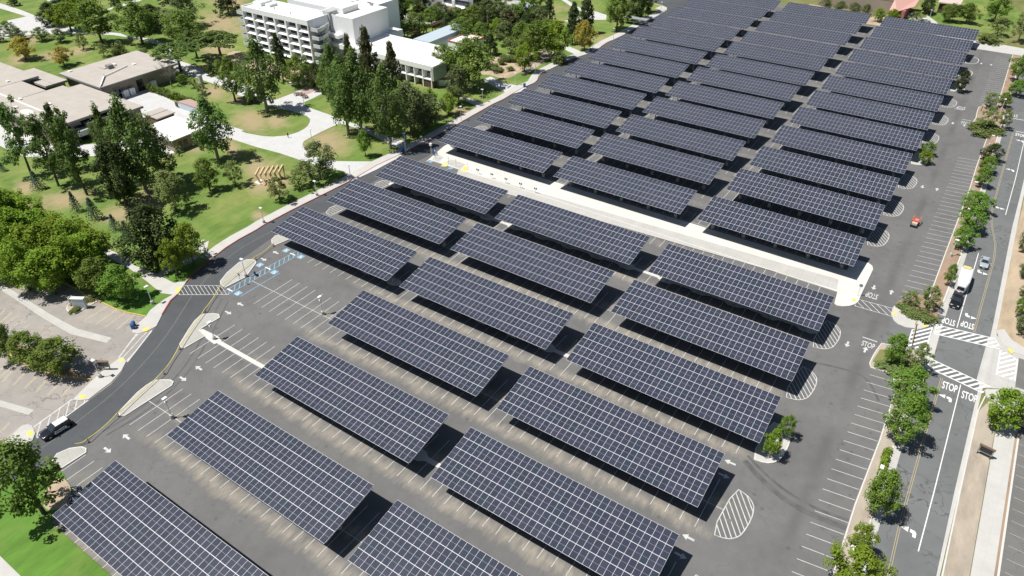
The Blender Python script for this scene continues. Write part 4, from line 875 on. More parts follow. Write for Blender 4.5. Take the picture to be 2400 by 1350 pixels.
boxp('wall', -214.6, -207.8, 112.2, 118.0, 0, 4.7, M['brown'], t, -215, 112); boxp('roof', -214.9, -207.5, 111.9, 118.3, 4.7, 5.0, M['rooftan'], t, -215, 112); boxp('roof_seam', -211.3, -211.1, 111.9, 118.3, 5.0, 5.08, M['fascia'], t, -215, 112)
t = thing('garden_wall', 'pale blue rendered wall with a tiled top at the hedge end', 'wall', (-220.5, 127.8, 0))
bm = bmesh.new(); box(bm, 0, 11.3, 0, .5, 0, 2.4); part('wall', bm, M['bluemetal'], t); bm = bmesh.new(); poly(bm, [(-.1, -.1), (11.4, -.1), (11.0, 3.6), (1.2, 3.6)], 2.6, .2); part('coping', bm, M['brick'], t)
bm = bmesh.new(); box(bm, -2.2, -.6, .0, .12, .4, 1.9); part('notice_panel', bm, M['dark'], t)
for i, (x, y) in enumerate(((-243.5, 118.5), (-240.6, 120.0))):
    t = thing('dumpster', ['left dark skip beside the lamp in the courtyard', 'right dark skip near the hedge in the courtyard'][i], 'dumpster', (x, y, 0))
    bm = bmesh.new(); box(bm, -1, 1, -.8, .8, .2, 1.3); part('bin', bm, M['dark'], t); bm = bmesh.new(); box(bm, -1.05, 1.05, -.85, .85, 1.3, 1.38); part('lid', bm, M['steel'], t)
t = thing('bus_shelter', 'grey flat roofed shelter in tree shade by the top kerb', 'shelter', (*G(1488, 58), 0))
bm = bmesh.new(); box(bm, -6, 6, -1.8, 1.8, 2.8, 3.1); part('roof', bm, M['tent'], t)
for dx in (-5.5, 0, 5.5):
    for dy in (-1.5, 1.5): bm = bmesh.new(); tube(bm, (dx, dy, 0), (dx, dy, 2.8), .08); part('post', bm, M['steel'], t)
bm = bmesh.new(); box(bm, -4.5, 4.5, .8, 1.3, .4, .5); part('bench', bm, M['bluebin'], t)
# ================================================================== TREES
rnd = random.Random(11)
def leafcloud(bm, clumps, per, s, up=.35, flat=1.0):
    for c, rc in clumps:
        for _ in range(per):
            d = Vector((rnd.gauss(0, 1), rnd.gauss(0, 1), rnd.gauss(0, 1)*flat)).normalized()
            p = Vector(c)+Vector((d.x, d.y, d.z*flat))*rc*(rnd.random()**.4)
            n = (d+Vector((rnd.gauss(0, .45), rnd.gauss(0, .45), rnd.gauss(0, .45)+up))).normalized()
            a = n.orthogonal().normalized(); b = n.cross(a); th = rnd.random()*6.28; a, b = a*math.cos(th)+b*math.sin(th), b*math.cos(th)-a*math.sin(th)
            k = s*rnd.uniform(.6, 1.3)
            bm.faces.new([bm.verts.new(p+a*u*k+b*v*k*.75) for u, v in ((-.5, -.4), (.35, -.55), (.6, .35), (-.3, .55))])
def limbs(bm, trunk_h, ends, r0, lean=(0, 0), n=7):
    top = Vector((lean[0], lean[1], trunk_h)); tube(bm, (0, 0, 0), top*.5, r0*1.25, r0*.9, n, 0, False); tube(bm, top*.5, top, r0*.9, r0*.6, n, 0, False)
    for e in ends:
        e = Vector(e); s = top*rnd.uniform(.6, 1.0); m = s.lerp(e, .5)+Vector((rnd.gauss(0, .2), rnd.gauss(0, .2), rnd.gauss(0, .2)))
        tube(bm, s, m, r0*.42, r0*.28, 5, 0, False); tube(bm, m, e, r0*.28, r0*.08, 5, 0, False)
def profile_clumps(n, prof, z0, z1, wr, rc, inner=.45):
    out = []
    for i in range(n):
        t = (i+rnd.random())/n; r = prof(t)*wr; a = i*2.39996+rnd.gauss(0, .35); q = rnd.uniform(inner, 1.0)
        k = rc*rnd.uniform(.65, 1.25); rr = max(0, r*q-k*.5)
        out.append(((math.cos(a)*rr, math.sin(a)*rr, z0+(z1-z0)*t), k))
    return out
def tree_kind(kind, v):
    """nominal tree: 10 m tall, 8 m across"""
    bmT = bmesh.new(); bmL = bmesh.new()
    dome = lambda t: math.sin(math.pi*min(1, .12+t*.86))**.6
    if kind in ('broad', 'ash', 'dark', 'oak', 'yellow', 'olive', 'street'):
        z0 = {'street': .28, 'oak': .18, 'dark': .14}.get(kind, .25)*10
        n = {'olive': 56, 'dark': 112, 'street': 84}.get(kind, 78)
        cl = profile_clumps(n, dome, z0, 9.5, 4.0, .95 if kind != 'olive' else .8)
        cl = [((x*(1+.18*math.sin(3*math.atan2(y, x)+v)), y*(1+.15*math.cos(2*math.atan2(y, x)+v)), z), r) for (x, y, z), r in cl]
        ph = [rnd.uniform(0, 6.28) for _ in range(4)]
        def lob(x, y, z):
            a = math.atan2(y, x); return 1+.16*math.sin(2*a+ph[0]+z*.5)+.13*math.sin(3*a+ph[1]-z*.7)
        cl = [((x*lob(x, y, z), y*lob(x, y, z), z+.5*math.sin(ph[2]+x)), r*rnd.uniform(.75, 1.2)) for (x, y, z), r in cl if rnd.random() > .1]
        leafcloud(bmL, cl, 72, .27, .95); limbs(bmT, 3.4, [c for c, r in cl[4:40:5]], .22)
    elif kind == 'pine':
        cl = []
        for k in range(9):
            a = k*2.2+v; zc = 3.0+k*.78; rr = rnd.uniform(.6, 2.3)*(1 if k < 7 else .35)
            for _ in range(8): cl.append(((math.cos(a)*rr+rnd.gauss(0, .85), math.sin(a)*rr+rnd.gauss(0, .85), zc+rnd.gauss(0, .55)), rnd.uniform(.55, .95)))
        leafcloud(bmL, cl, 70, .26, .9, .85); limbs(bmT, 6.5, [c for c, r in cl[2::8]], .2, (.4, .3))
    elif kind == 'tallpine':
        cl = profile_clumps(84, lambda t: (.62+.38*math.sin(math.pi*(t*.9+.05)))*(1 if t < .72 else max(.12, (1-t)/.30)), 2.2, 9.8, 3.7, .85, .3)
        leafcloud(bmL, cl, 66, .25, .85, 1.15); limbs(bmT, 8.5, [c for c, r in cl[6:70:8]], .22, (.15, -.1))
    elif kind == 'umbrella':
        cl = []
        for _ in range(70):
            a = rnd.random()*6.28; r = 3.7*math.sqrt(rnd.random()); cl.append(((math.cos(a)*r, math.sin(a)*r, 9.1-.16*r*r+rnd.gauss(0, .3)-rnd.random()*1.6), rnd.uniform(.55, .85)))
        leafcloud(bmL, cl, 56, .33, .8, .7); limbs(bmT, 5.0, [c for c, r in cl[::6]], .25)
    elif kind in ('conifer', 'redwood'):
        cl = profile_clumps(100, lambda t: max(.10, (1-t)**.62), 1.1 if kind == 'conifer' else .9, 9.7, 4.6, .8, .35)
        leafcloud(bmL, cl, 44, .34, .25, .8); limbs(bmT, 9.4, [], .2)
    elif kind == 'cedar':
        cl = []
        for k in range(15):
            z = 1.0+k*.58; R_ = 3.7*(1-k/15.5)
            for j in range(6):
                a = j*1.047+k*.6+rnd.gauss(0, .2)
                for q in (.35, .7, 1.0): cl.append(((math.cos(a)*R_*q, math.sin(a)*R_*q, z-.25*q*R_*.3), .36))
        leafcloud(bmL, cl, 11, .30, .3, .5); limbs(bmT, 9.3, [], .18)
    elif kind == 'bare':
        ends = [(math.cos(a)*r, math.sin(a)*r, z) for a, r, z in ((rnd.random()*6.28, rnd.uniform(1, 3.7), rnd.uniform(5, 9.8)) for _ in range(26))]
        limbs(bmT, 3.6, ends, .2)
        for e in ends:
            for _ in range(5): tube(bmT, Vector(e)*rnd.uniform(.7, 1), Vector(e)+Vector((rnd.gauss(0, .8), rnd.gauss(0, .8), rnd.gauss(.5, .5))), .035, .012, 3, 0, False)
    elif kind == 'shrub':
        cl = [((rnd.gauss(0, 1.5), rnd.gauss(0, 1.5), rnd.uniform(1.5, 7.5)), 2.0) for _ in range(16)]
        leafcloud(bmL, cl, 60, .7, .4); limbs(bmT, 2, [(1, 1, 4), (-1, 1, 5)], .2)
    elif kind == 'ball':
        leafcloud(bmL, [((0, 0, 5), 4.6)], 900, .8, .2); limbs(bmT, 3, [], .4)
    mt = bpy.data.meshes.new('trunk'); bmT.to_mesh(mt); bmT.free(); mt.materials.append(M['barkpale'] if kind in ('bare', 'tallpine') else M['bark'])
    ml = bpy.data.meshes.new('crown'); bmL.to_mesh(ml); bmL.free()
    ml.materials.append({'tallpine': LEAF['pine'], 'umbrella': LEAF['pine'], 'shrub': LEAF['tuft'], 'ball': LEAF['tuft'], 'bare': LEAF['oak']}.get(kind) or LEAF[kind])
    return mt, ml
KINDS = {}
def tree(px, py, topy, wpx, kind, label, group='campus trees', name='tree', cat='tree', base=None, h=None, w=None):
    x, y = base or G(px, py); dp = depth(x, y, 4)
    h = h or max(1.0, height_of(px, py, topy)); w = (w or wpx*dp/F)*{'tallpine': 1.25, 'pine': 1.12, 'conifer': 1.15, 'redwood': 1.25, 'street': .94, 'olive': .95, 'ash': 1.15}.get(kind, 1.12)
    for v in (0, 1, 2):
        if (kind, v) not in KINDS: KINDS[(kind, v)] = tree_kind(kind, v*1.7)
    mt, ml = KINDS[(kind, rnd.randrange(3))]
    t = thing(name, label, cat, (x, y, .05), rnd.random()*6.28, group)
    hh = h*1.0; t.scale = (w/8.0, w/8.0, hh/10.0)
    o = bpy.data.objects.new('trunk', mt); C.objects.link(o); o.parent = t
    if len(ml.polygons): o = bpy.data.objects.new('crown', ml); C.objects.link(o); o.parent = t
    return t
T = [
 # north-west lawn
 (125,62,6,54,'dark','dark round tree beside the pale plaza at the top left'),(168,74,6,74,'ash','yellow green tree right of the dark round plaza tree'),(240,102,2,92,'broad','big broad green tree with a bare foot above the tan duct roof'),
 (205,52,-14,70,'ash','yellow green tree behind the big broad tree, half above the frame'),(335,104,2,92,'broad','tall leaning green tree on the lawn left of the flat topped pines'),
 (363,74,14,66,'dark','dark wide oak right of the leaning green tree'),(440,64,-14,80,'oak','grey green tree at the top edge before the dry meadow'),(435,104,24,92,'broad','bright green tree just behind the flat topped pines'),
 (425,168,92,92,'umbrella','nearest flat topped pine over the curving path'),(520,142,66,98,'umbrella','flat topped pine closest to the white block stair'),(463,138,62,60,'umbrella','middle flat topped pine, furthest back of three'),
 (25,84,50,38,'broad','small green tree left of the pale plaza'),(46,94,66,42,'oak','grey small tree beside the plaza lower corner'),(2,99,72,26,'oak','small tree cut by the left edge above the lawn'),
 (100,96,65,38,'broad','small wide tree with thin trunk below the plaza'),(144,100,68,38,'oak','small flat crowned grey tree below the plaza path'),(197,117,78,38,'olive','small airy tree on the lawn left of the broad tree foot'),
 (245,133,100,34,'olive','thin young tree above the tan roof ridge'),(279,129,97,32,'shrub','bushy grey evergreen touching the tan roof edge'),(62,140,88,58,'yellow','orange and yellow tinged tree on the left lawn'),(152,155,110,48,'yellow','smaller yellowing tree between lawn and tan pavilion'),
 (403,203,140,50,'bare','bare leafless tree by the lockers'),(336,122,112,18,'shrub','little round bush at the roof corner'),
 (552,238,132,68,'broad','dark green tree beside the north west path fork'),(627,262,96,96,'tallpine','tall pine standing on the round lawn by the path junction'),(665,192,76,44,'conifer','dark pointed conifer before the white block'),(702,202,130,64,'broad','round green tree at the brick plaza edge'),
 (723,205,152,30,'broad','small tree beside the plaza tables'),(590,240,205,34,'shrub','low bush left of the tall lawn pine'),(500,175,146,36,'dark','low dark tree in the pine shade by the block'),(537,35,-30,58,'conifer','dark conifer left of the white block roof'),
 (512,376,230,92,'tallpine','dense pine casting a long shadow right of the white roof'),(751,422,336,84,'oak','broad magnolia at the walkway mouth by the road'),(657,472,416,66,'olive','airy tree right of the timber sculpture, nearer the kerb'),(702,441,394,62,'olive','airy tree between sculpture and magnolia'),
 (493,448,373,60,'broad','slanting tree with bluish leaves left of the sculpture lawn'),(553,436,376,58,'olive','airy tree just left of the timber sculpture'),(414,496,403,98,'olive','olive brown tree with yellowish tips on the mid lawn'),(375,624,480,120,'dark','very dark dense magnolia above the verge'),
 (417,646,562,56,'ash','left of two yellow green trees by the crosswalk walk'),(457,624,526,72,'ash','right of two yellow green trees by the crosswalk walk'),
 (182,497,445,28,'cedar','young blue cedar, second from the left in the cedar row'),(225,515,460,38,'cedar','tallest blue cedar in the cedar row'),(272,540,500,30,'cedar','stubby blue cedar in the middle of the row'),(303,562,515,34,'cedar','blue cedar nearest the dark magnolia'),
 (92,444,398,34,'cedar','blue cedar at the west end of the row'),(8,402,378,20,'cedar','small cedar at the left edge of the lawn'),
 # trees in front of the two-storey tan building
 (75,412,240,84,'pine','leftmost ragged pine before the tan building'),(138,437,272,84,'pine','pine with a bare slanting trunk left of the tan building front'),(205,458,262,84,'pine','pine with dark twin limbs before the tan wall'),(170,400,244,56,'conifer','slim pointed pine against the gravel roof'),
 (297,480,330,96,'dark','dark spreading oak below the ragged pines'),(345,452,236,108,'tallpine','tall bright pine in front of the courtyard'),(285,430,252,60,'tallpine','slim bright pine left of the tall courtyard one'),(388,425,292,86,'oak','grey green tree below the bright white roof'),
 (424,330,308,26,'olive','small sapling before the service building windows'),(455,206,180,30,'olive','flat young tree beyond the hedge'),(475,222,196,36,'olive','low wide tree beyond the hedge, nearer the path'),(430,196,176,28,'broad','small tree behind the lockers'),
 # central tall cluster
 (790,262,108,66,'tallpine','tall dark pine at the left of the central cluster'),(818,316,134,86,'tallpine','tall pine with a clear trunk beside the walkway'),(850,322,118,86,'tallpine','tallest green pine in the central cluster'),(875,262,64,62,'redwood','bronze tinted redwood rising over the low white roof'),(832,240,80,44,'redwood','thin redwood left of the big bronze one'),
 (925,236,97,50,'redwood','lone redwood in front of the loggia'),(916,350,154,84,'tallpine','bright green pine with long trunk near the kerb'),(965,318,190,92,'oak','grey oak right of the bright green pine'),(1000,300,222,80,'oak','spreading oak by the sidewalk, darker side'),(857,368,307,42,'street','small round green tree on the little lawn'),
 (1010,278,209,38,'ash','light green tree under the loggia end'),(1052,270,216,44,'ash','light green tree right of the loggia end'),(1075,244,158,66,'oak','grey drooping oak beside the loggia wall'),(1100,206,88,114,'broad','huge spreading oak at the garden bed'),(1045,180,104,60,'broad','tree behind the loggia end wall'),
 (885,255,165,70,'broad','leafy tree filling the gap under the redwoods'),(745,212,150,44,'dark','dark tree over the brick plaza'),(765,222,160,40,'broad','tree at the plaza path corner'),
 # garden and north side
 (1229,170,99,50,'ash','round lime green tree on the garden bed'),(1300,142,50,70,'ash','large lime green tree before the dark conifers'),(1255,138,48,84,'broad','blue green tree left of the large lime tree'),(1222,110,50,58,'broad','green tree behind the cactus bed'),(1341,104,4,44,'conifer','dark conifer with full skirts'),(1372,80,-18,44,'conifer','taller dark conifer behind the first'),
 (1287,54,-20,28,'conifer','narrow conifer alone on the meadow'),(1369,120,50,46,'yellow','golden tree beside the kerb lamp'),(1445,72,-20,64,'broad','big green tree on the lawn above the kerb'),(1492,48,-24,60,'dark','dark tree by the shelter'),(1515,30,-30,44,'broad','tree cut by the top edge by the road corner'),
 (1190,38,-4,40,'yellow','bright yellow crown among the green ones'),(1165,92,44,36,'ash','pointed yellowish tree above the cactus bed'),(1190,78,20,70,'redwood','tree with rusty tinted leaves'),(1232,60,-10,56,'broad','green tree at the top centre'),(1145,70,-4,60,'oak','greyish tree right of the pergola'),
 (1110,66,12,60,'broad','tree behind the blue grey hall'),(1072,56,16,52,'broad','tree beyond the hall gable'),(1030,46,6,52,'oak','rounded grey olive tree by the pergola'),(990,34,-16,56,'dark','dark tree behind the pergola path'),(932,62,-20,64,'dark','dark tree behind the blank white wall'),(975,86,30,66,'broad','low green tree behind the link roof'),
 (1128,100,54,44,'broad','tree by the annex corner'),(1208,128,84,44,'shrub','feathery bush on the garden bed'),(1255,20,-30,50,'broad','tree half out of the top edge'),(950,30,-25,44,'ash','lighter tree beyond the blank wall'),(1310,150,118,30,'shrub','bush at the kerb by the lime trees'),(35,14,-16,26,'conifer','thin conifer at the top left corner'),(275,20,-16,26,'dark','small dark tree at the top edge'),
 (140,4,-40,70,'ash','yellowish tree above the frame left of centre'),(300,-4,-60,60,'broad','green tree beyond the top path'),(395,6,-50,60,'dark','dark tree at the top beyond the lawn'),
 (1085,97,42,60,'broad','green tree in front of the annex roof edge'),(1185,106,50,54,'oak','grey green tree in the mass left of the garden'),(1240,98,30,60,'dark','dark tree in the mass above the garden bed'),(1277,112,45,54,'broad','green tree just left of the large lime tree, further back'),
 (1208,62,10,58,'broad','green tree in the middle of the top tree mass'),(1058,76,26,52,'dark','dark tree beside the hall roof gable'),(1012,60,15,50,'broad','green tree along the pergola'),(1128,46,-12,60,'dark','dark tree below the grey annex wall'),(1168,50,-6,50,'broad','green tree right of the grey annex wall'),
 (1262,82,15,52,'oak','grey tree left of the skirted conifer'),(985,278,214,60,'broad','leafy tree under the loggia piers'),(940,284,212,60,'broad','leafy tree between redwood and grey oak'),(1150,130,78,40,'conifer','small conifer by the annex corner'),(890,300,228,56,'dark','dark tree low in the central cluster'),
 # north east
 (1935,22,-4,28,'oak','first small tree along the tan wall'),(1967,26,2,30,'oak','second small tree along the tan wall'),(2000,30,6,32,'oak','third small tree along the tan wall'),(2028,34,10,26,'oak','fourth small tree along the tan wall'),(2056,52,20,30,'ash','fifth small tree, in the gap between canopies'),(2089,48,22,30,'ash','sixth small tree, by the salmon roof'),(2145,54,28,36,'olive','low orange flecked tree after the salmon roof'),
 (2170,33,-8,36,'dark','dark tree by the curved north path'),(2222,52,8,46,'broad','left of two trees behind the last canopy'),(2262,56,8,48,'broad','right of two trees behind the last canopy'),(2328,52,-14,72,'street','bushy green tree at the top of the street'),(2335,84,38,52,'olive','pale olive tree beside the street'),(2384,100,20,60,'olive','yellow green tree at the right edge near the top'),(2310,100,78,60,'olive','low olive shrubby tree by the lot corner'),
 (2262,88,72,34,'olive','low bush peeping over the last canopy'),
 # east strip
 (2380,194,126,64,'street','dense green street tree right edge above the strip'),(2378,226,186,48,'street','light green street tree below the dense one'),(2316,254,216,44,'olive','small wide tree at the north end of the island'),(2348,252,218,40,'street','small green tree by the island lamp'),(2308,304,252,46,'olive','wide olive tree on the stop island'),(2346,303,256,42,'olive','wide olive tree on the street side of the stop island'),
 (2318,378,338,44,'dark','dark green tree below the stop island'),(2308,405,366,44,'street','green tree touching the dark one'),(2295,438,394,50,'street','bright tree by the tall lamp'),(2280,500,450,78,'street','upper of two big trees shading the strip'),(2268,544,486,74,'street','lower of two big trees shading the strip'),(2248,582,532,60,'street','bright tree above the lamp footing'),
 (2217,670,621,34,'street','lone sapling on the red mulch'),(2172,724,672,60,'olive','flowering grey tree on the corner bed'),(2128,716,682,48,'olive','smaller grey bush like tree on the corner bed'),(2085,856,786,68,'street','vivid green tree on the grass bed south of the gate'),(2142,868,806,64,'olive','grey blossom tree beside the gate bed'),
 (2115,954,866,108,'street','wide green street tree, first south of the crossing'),(2100,1040,930,104,'street','wide green street tree with a lamp in its crown'),(2045,1210,1110,98,'street','round street tree alone on the strip'),(2003,1302,1232,58,'ash','small lime tree on the strip'),(1985,1385,1288,118,'ash','bright lime tree cut by the bottom edge'),
 (2332,1004,920,92,'ash','yellow green tree behind the red stop sign'),(2378,1006,934,60,'olive','tree overlapping the parked car at the right edge'),
 # lot
 (2247,216,166,30,'dark','dark tree on the kerbed row end near the top'),(2170,364,333,34,'broad','rear tree on the upper planted row end'),(2164,384,354,34,'ash','front tree on the upper planted row end'),(1803,1074,1010,44,'ash','front tree on the lower planted row end'),(1836,1026,974,40,'broad','rear tree on the lower planted row end'),
 (240,690,606,84,'broad','dark green tree between the grove and the lamp'),(296,705,626,100,'street','light green tree beside the sidewalk lamp'),(25,842,762,70,'broad','leftmost tree on the curved median'),(80,856,782,86,'broad','middle tree on the curved median'),(145,874,798,108,'broad','rightmost tree on the curved median'),(104,1204,1048,150,'broad','large tree at the bottom left by the island'),
 (2395,592,512,38,'oak','upper orchard tree at the right edge'),(2395,650,612,32,'oak','second orchard tree down the right edge'),(2397,696,668,26,'oak','third orchard tree down the right edge'),(2382,742,692,34,'street','pale green orchard tree'),(2392,782,738,44,'oak','lowest orchard tree by the corner walk'),
]
for a in T: tree(*a)
for px, py, tp in ((20,560,436),(75,545,460),(10,610,470),(60,600,482),(115,585,488),(165,600,500),(28,650,520),(88,640,535),(140,645,528),(195,625,520),(70,680,570),(130,690,580),(185,668,560),(215,640,545),(230,622,540),(-20,600,500),(-25,660,550),(40,540,450)):
    tree(px, py, tp, 100, 'ash', 'yellow green tree packed into the dense grove at the left edge', 'trees of the dense grove beside the pale lot')
for px, py in ((1175,152),(1181,144),(1190,146),(1197,145),(1204,146)):
    tree(px, py, py-18, 16, 'ball', 'clipped ball shaped bush on the cactus bed', 'ball shaped bushes on the cactus bed', 'shrub', 'shrub')
for px, py, w_, n_ in ((192,165+548,20,0),(174,731,22,1),(183,727,18,2),(212,704,24,0),(202,708,20,1)):
    tree(px, py, py-9, w_, 'shrub', 'low green shrub around the white monument sign', 'shrubs around the monument sign', 'shrub', 'shrub')
for px, py, w_ in ((2128,735,40),(2150,746,40),(2172,748,44),(2110,722,26),(2085,862,60),(2120,872,46),(2300,318,40),(2285,300,40),(2330,312,50),(2320,100,50),(1196,166,18),(1150,160,40),(1168,168,30),(2310,296,50)):
    tree(px, py, py-12, w_, 'shrub', 'low spreading shrub on a planting bed', 'ground shrubs on the planting beds', 'shrub', 'shrub')
# hedges
def hedge(label, x0, x1, y0, y1, h, col='broad'):
    t = thing('hedge', label, 'hedge', (x0, y0, 0)); bm = bmesh.new(); L = x1-x0; B = y1-y0; cl = []
    n = int(max(L, B)/.55)
    for i in range(n):
        for _ in range(4): cl.append(((L*(i+.5)/n if L > B else rnd.uniform(.2, L-.2), rnd.uniform(.2, B-.2) if L > B else B*(i+.5)/n, rnd.uniform(.3, h-.3)), .6))
    leafcloud(bm, cl, 34, .26, .4); part('foliage', bm, LEAF[col], t)
    bm = bmesh.new()
    for i in range(int(max(L, B)/2)): tube(bm, (L*(i+.5)/max(1, int(L/2)) if L > B else L/2, B/2 if L > B else 2*i+1, 0), (L*(i+.5)/max(1, int(L/2)) if L > B else L/2, B/2 if L > B else 2*i+1, h*.6), .06, .04, 5)
    part('stems', bm, M['bark'], t)
hedge('long clipped green hedge bounding the courtyard', -243.9, -209.5, 130.9, 132.7, 3.0, 'broad')
ya = G(2140, 1045)[1]; hedge('narrow hedge on the strip between two street trees', 8.1, 8.9, 91.5, 101.5, .9, 'ash')

# ================================================================== LAMPS, SIGNS, SMALL THINGS
def lamp(bx, by, hx, hy, label, foot=True, cam_=False, banner=False, group='lamp posts'):
    x, y = G(bx, by); h = height_of(bx, by, hy); t = thing('street_lamp', label, 'street lamp', (x, y, 0), rnd.choice((0, math.pi/2)), group)
    if foot: bm = bmesh.new(); tube(bm, (0, 0, 0), (0, 0, .85), .36, .34, 14); part('footing', bm, M['footing'], t)
    bm = bmesh.new(); tube(bm, (0, 0, .3 if foot else 0), (0, 0, h), .095, .065, 8); part('pole', bm, M['pole'], t)
    bm = bmesh.new(); box(bm, -.42, .42, -.26, .26, h-.02, h+.14); o = part('lamp_head', bm, M['lens'], t)
    bm = bmesh.new(); bar(bm, (0, 0, h-.25), (.3, 0, h), .06, .06); part('bracket', bm, M['pole'], t)
    if cam_: bm = bmesh.new(); box(bm, -.22, .22, -.2, .2, h-1.0, h-.7); part('camera_box', bm, M['lens'], t)
    if banner: bm = bmesh.new(); box(bm, .15, .75, -.02, .02, h-1.9, h-.3); box(bm, -.75, -.15, -.02, .02, h-1.9, h-.3); part('banner', bm, M['bluebin'], t)
for a in ((404,980,389,934,'white lamp post in front of the second row canopy','',1),(757,737,750.6,696,'white lamp post beside the canopy left of the middle row','',1),(503,796,490,756,'white lamp post on the concrete walk end below the middle kerbed island','',1),(577,648.6,566,608,'lamp post on the kerbed island beside the blue hatching','',0),
          (358,713,346,672,'lamp post on the corner sidewalk near the light green tree','',0),(236,885,218,845,'lamp post on the driveway sidewalk by the dark board','',0),(485,598,476.7,565,'lamp post beside the yellow green tree pair','',0),(619,523,611,488,'lamp post on the lawn kerb below the sculpture lawn','',0),
          (743,459,738,425,'lamp post on the sidewalk near the magnolia','',0),(1081,283,1078,250,'lamp post on the sidewalk beyond the grey oak','',0),(1131,240,1131,210,'lamp post by the upper path mouth','',0),(1208,200,1207,172,'lamp post on the small triangular lawn','',0),
          (1254.8,173,1253,148,'lamp post beside the round lime tree','',0),(1311,140,1311,114,'lamp post by the large lime tree','',0),(1389,118,1390,92,'lamp post next to the golden tree','',0),(1437,93,1437.5,67,'lamp post on the kerb above the golden tree','',0),(1516.6,41,1518,19,'lamp post near the shelter','',0),(1549,25,1549.6,5.5,'lamp post at the road corner at the top','',0),
          (2226.7,601,2241,563,'lamp post on red mulch above the sapling','',1),(2278,451,2289,427,'lamp post between the strip trees by the street','',1),(2256,528,2266,490,'lamp post half hidden between two big strip trees','',1),(2098,985,2110,940.5,'lamp post poking through the wide street tree','',1),(2046,1140,2056.7,1095,'lamp post above the round lone street tree','',1),
          (1977,1330,1990,1285,'lamp post between the two lime trees at the bottom','',1),(2346,258.6,2357.5,233,'lamp post on the stop island','',1),(2318,342,2327,318,'lamp post just below the stop island','',1),(685.5,218,682,194,'slim lamp post on the lawn left of the tables','',0),(713,246,712,227,'slim lamp post at the plaza path corner','',0),
          (732,333,731,303,'slim lamp post at the edge of the round lawn','',0),(822,418,818,387,'slim lamp post at the walkway mouth','',0),(291,233,288,218,'short white lamp in the courtyard','',0),(968,30,967,14,'lamp behind the blank white wall','',0),(2347,88,2355,64,'large lamp by the lot corner at the top right','',0),(2179,40,2180,24,'lamp by the curved north path','',0)):
    lamp(a[0], a[1], a[2], a[3], a[4], foot=bool(a[6]) or a[0] in (577, 236, 358, 485, 619, 743), cam_=a[0] in (757, 503, 404))
lamp(951, 357, 948, 312, 'lamp post with two dark banners by the tree shaded walk', banner=True)

def stop_sign(bx, by, ty, label, rz, face_red=True):
    x, y = G(bx, by); h = min(3.0, height_of(bx, by, ty)); t = thing('stop_sign', label, 'traffic sign', (x, y, .12), rz)
    bm = bmesh.new(); tube(bm, (0, 0, 0), (0, 0, h), .035, .035, 6); part('post', bm, M['steel'], t)
    bm = bmesh.new(); R_ = .42; v = [Vector((math.cos(math.pi/8+k*math.pi/4)*R_, 0, h-.3+math.sin(math.pi/8+k*math.pi/4)*R_)) for k in range(8)]
    f = [bm.verts.new(p+Vector((0, -.05, 0))) for p in v]; b = [bm.verts.new(p+Vector((0, -.02, 0))) for p in v]
    bm.faces.new(f[::-1]).material_index = 0; bm.faces.new(b).material_index = 1
    for i in range(8): bm.faces.new((f[i], f[(i+1) % 8], b[(i+1) % 8], b[i])).material_index = 1
    plate = part('plate', bm, [M['red'], M['steel']], t)
    cu = bpy.data.curves.new('w', 'FONT'); cu.body = 'STOP'; cu.align_x = 'CENTER'; cu.align_y = 'CENTER'; cu.size = .27; to = bpy.data.objects.new('w', cu); C.objects.link(to); bpy.context.view_layer.update()
    me = bpy.data.meshes.new_from_object(to.evaluated_get(bpy.context.evaluated_depsgraph_get())); bpy.data.objects.remove(to); me.materials.append(M['white'])
    o = bpy.data.objects.new('lettering', me); C.objects.link(o); o.parent = plate; o.location = (0, -.056, h-.3); o.rotation_euler = (math.pi/2, 0, 0)
stop_sign(2308, 992, 970, 'red stop sign in front of the yellow green tree', 0.1)
stop_sign(2009.6, 694, 668, 'back of the stop sign on the white plaza corner', math.pi)
stop_sign(2194, 748, 728, 'back of the stop sign at the street corner bed', math.pi)
stop_sign(566, 668, 641, 'small sign at the notch of the blue hatch island', math.pi)
def barrel(px, py, name, label, cat, r, h, mat, lidm):
    t = thing(name, label, cat, (*G(px, py), .13)); bm = bmesh.new(); tube(bm, (0, 0, 0), (0, 0, h), r*.9, r, 12); part('bin', bm, mat, t); bm = bmesh.new(); tube(bm, (0, 0, h), (0, 0, h+.12), r*1.08, r*.8, 12); part('lid', bm, lidm, t); return t
barrel(313, 771, 'litter_bin', 'blue litter bin on the driveway corner, nearer the road', 'litter bin', .42, 1.15, M['bluebin'], M['bluebin'])
barrel(316, 765, 'litter_bin', 'dark litter bin behind the blue one', 'litter bin', .36, 1.1, M['dark'], M['bluebin'])
barrel(943, 356, 'recycling_bin', 'blue bin beside the bannered lamp', 'recycling bin', .6, 1.0, M['bluebin'], M['bluebin'])
barrel(1229, 205, 'recycling_bin', 'blue bin on the sidewalk bulge', 'recycling bin', .5, 1.3, M['bluebin'], M['bluebin'])
barrel(1384, 122, 'recycling_bin', 'blue bin by the golden tree lamp', 'recycling bin', .5, 1.3, M['bluebin'], M['bluebin'])
barrel(1792, 1050, 'litter_bin', 'blue bin on the lower planted row end', 'litter bin', .35, .9, M['bluebin'], M['bluebin'])
# monument sign
x, y = G(191, 722); t = thing('monument_sign', 'white slab monument sign among low shrubs in the pale lot', 'sign', (x, y, .12), .55)
bm = bmesh.new(); box(bm, -1.35, 1.35, -.35, .35, 0, 2.5); part('slab', bm, M['bluemetal'], t); bm = bmesh.new(); box(bm, -1.45, 1.45, -.45, .45, 2.5, 2.62); part('cap', bm, M['roofwhite'], t)
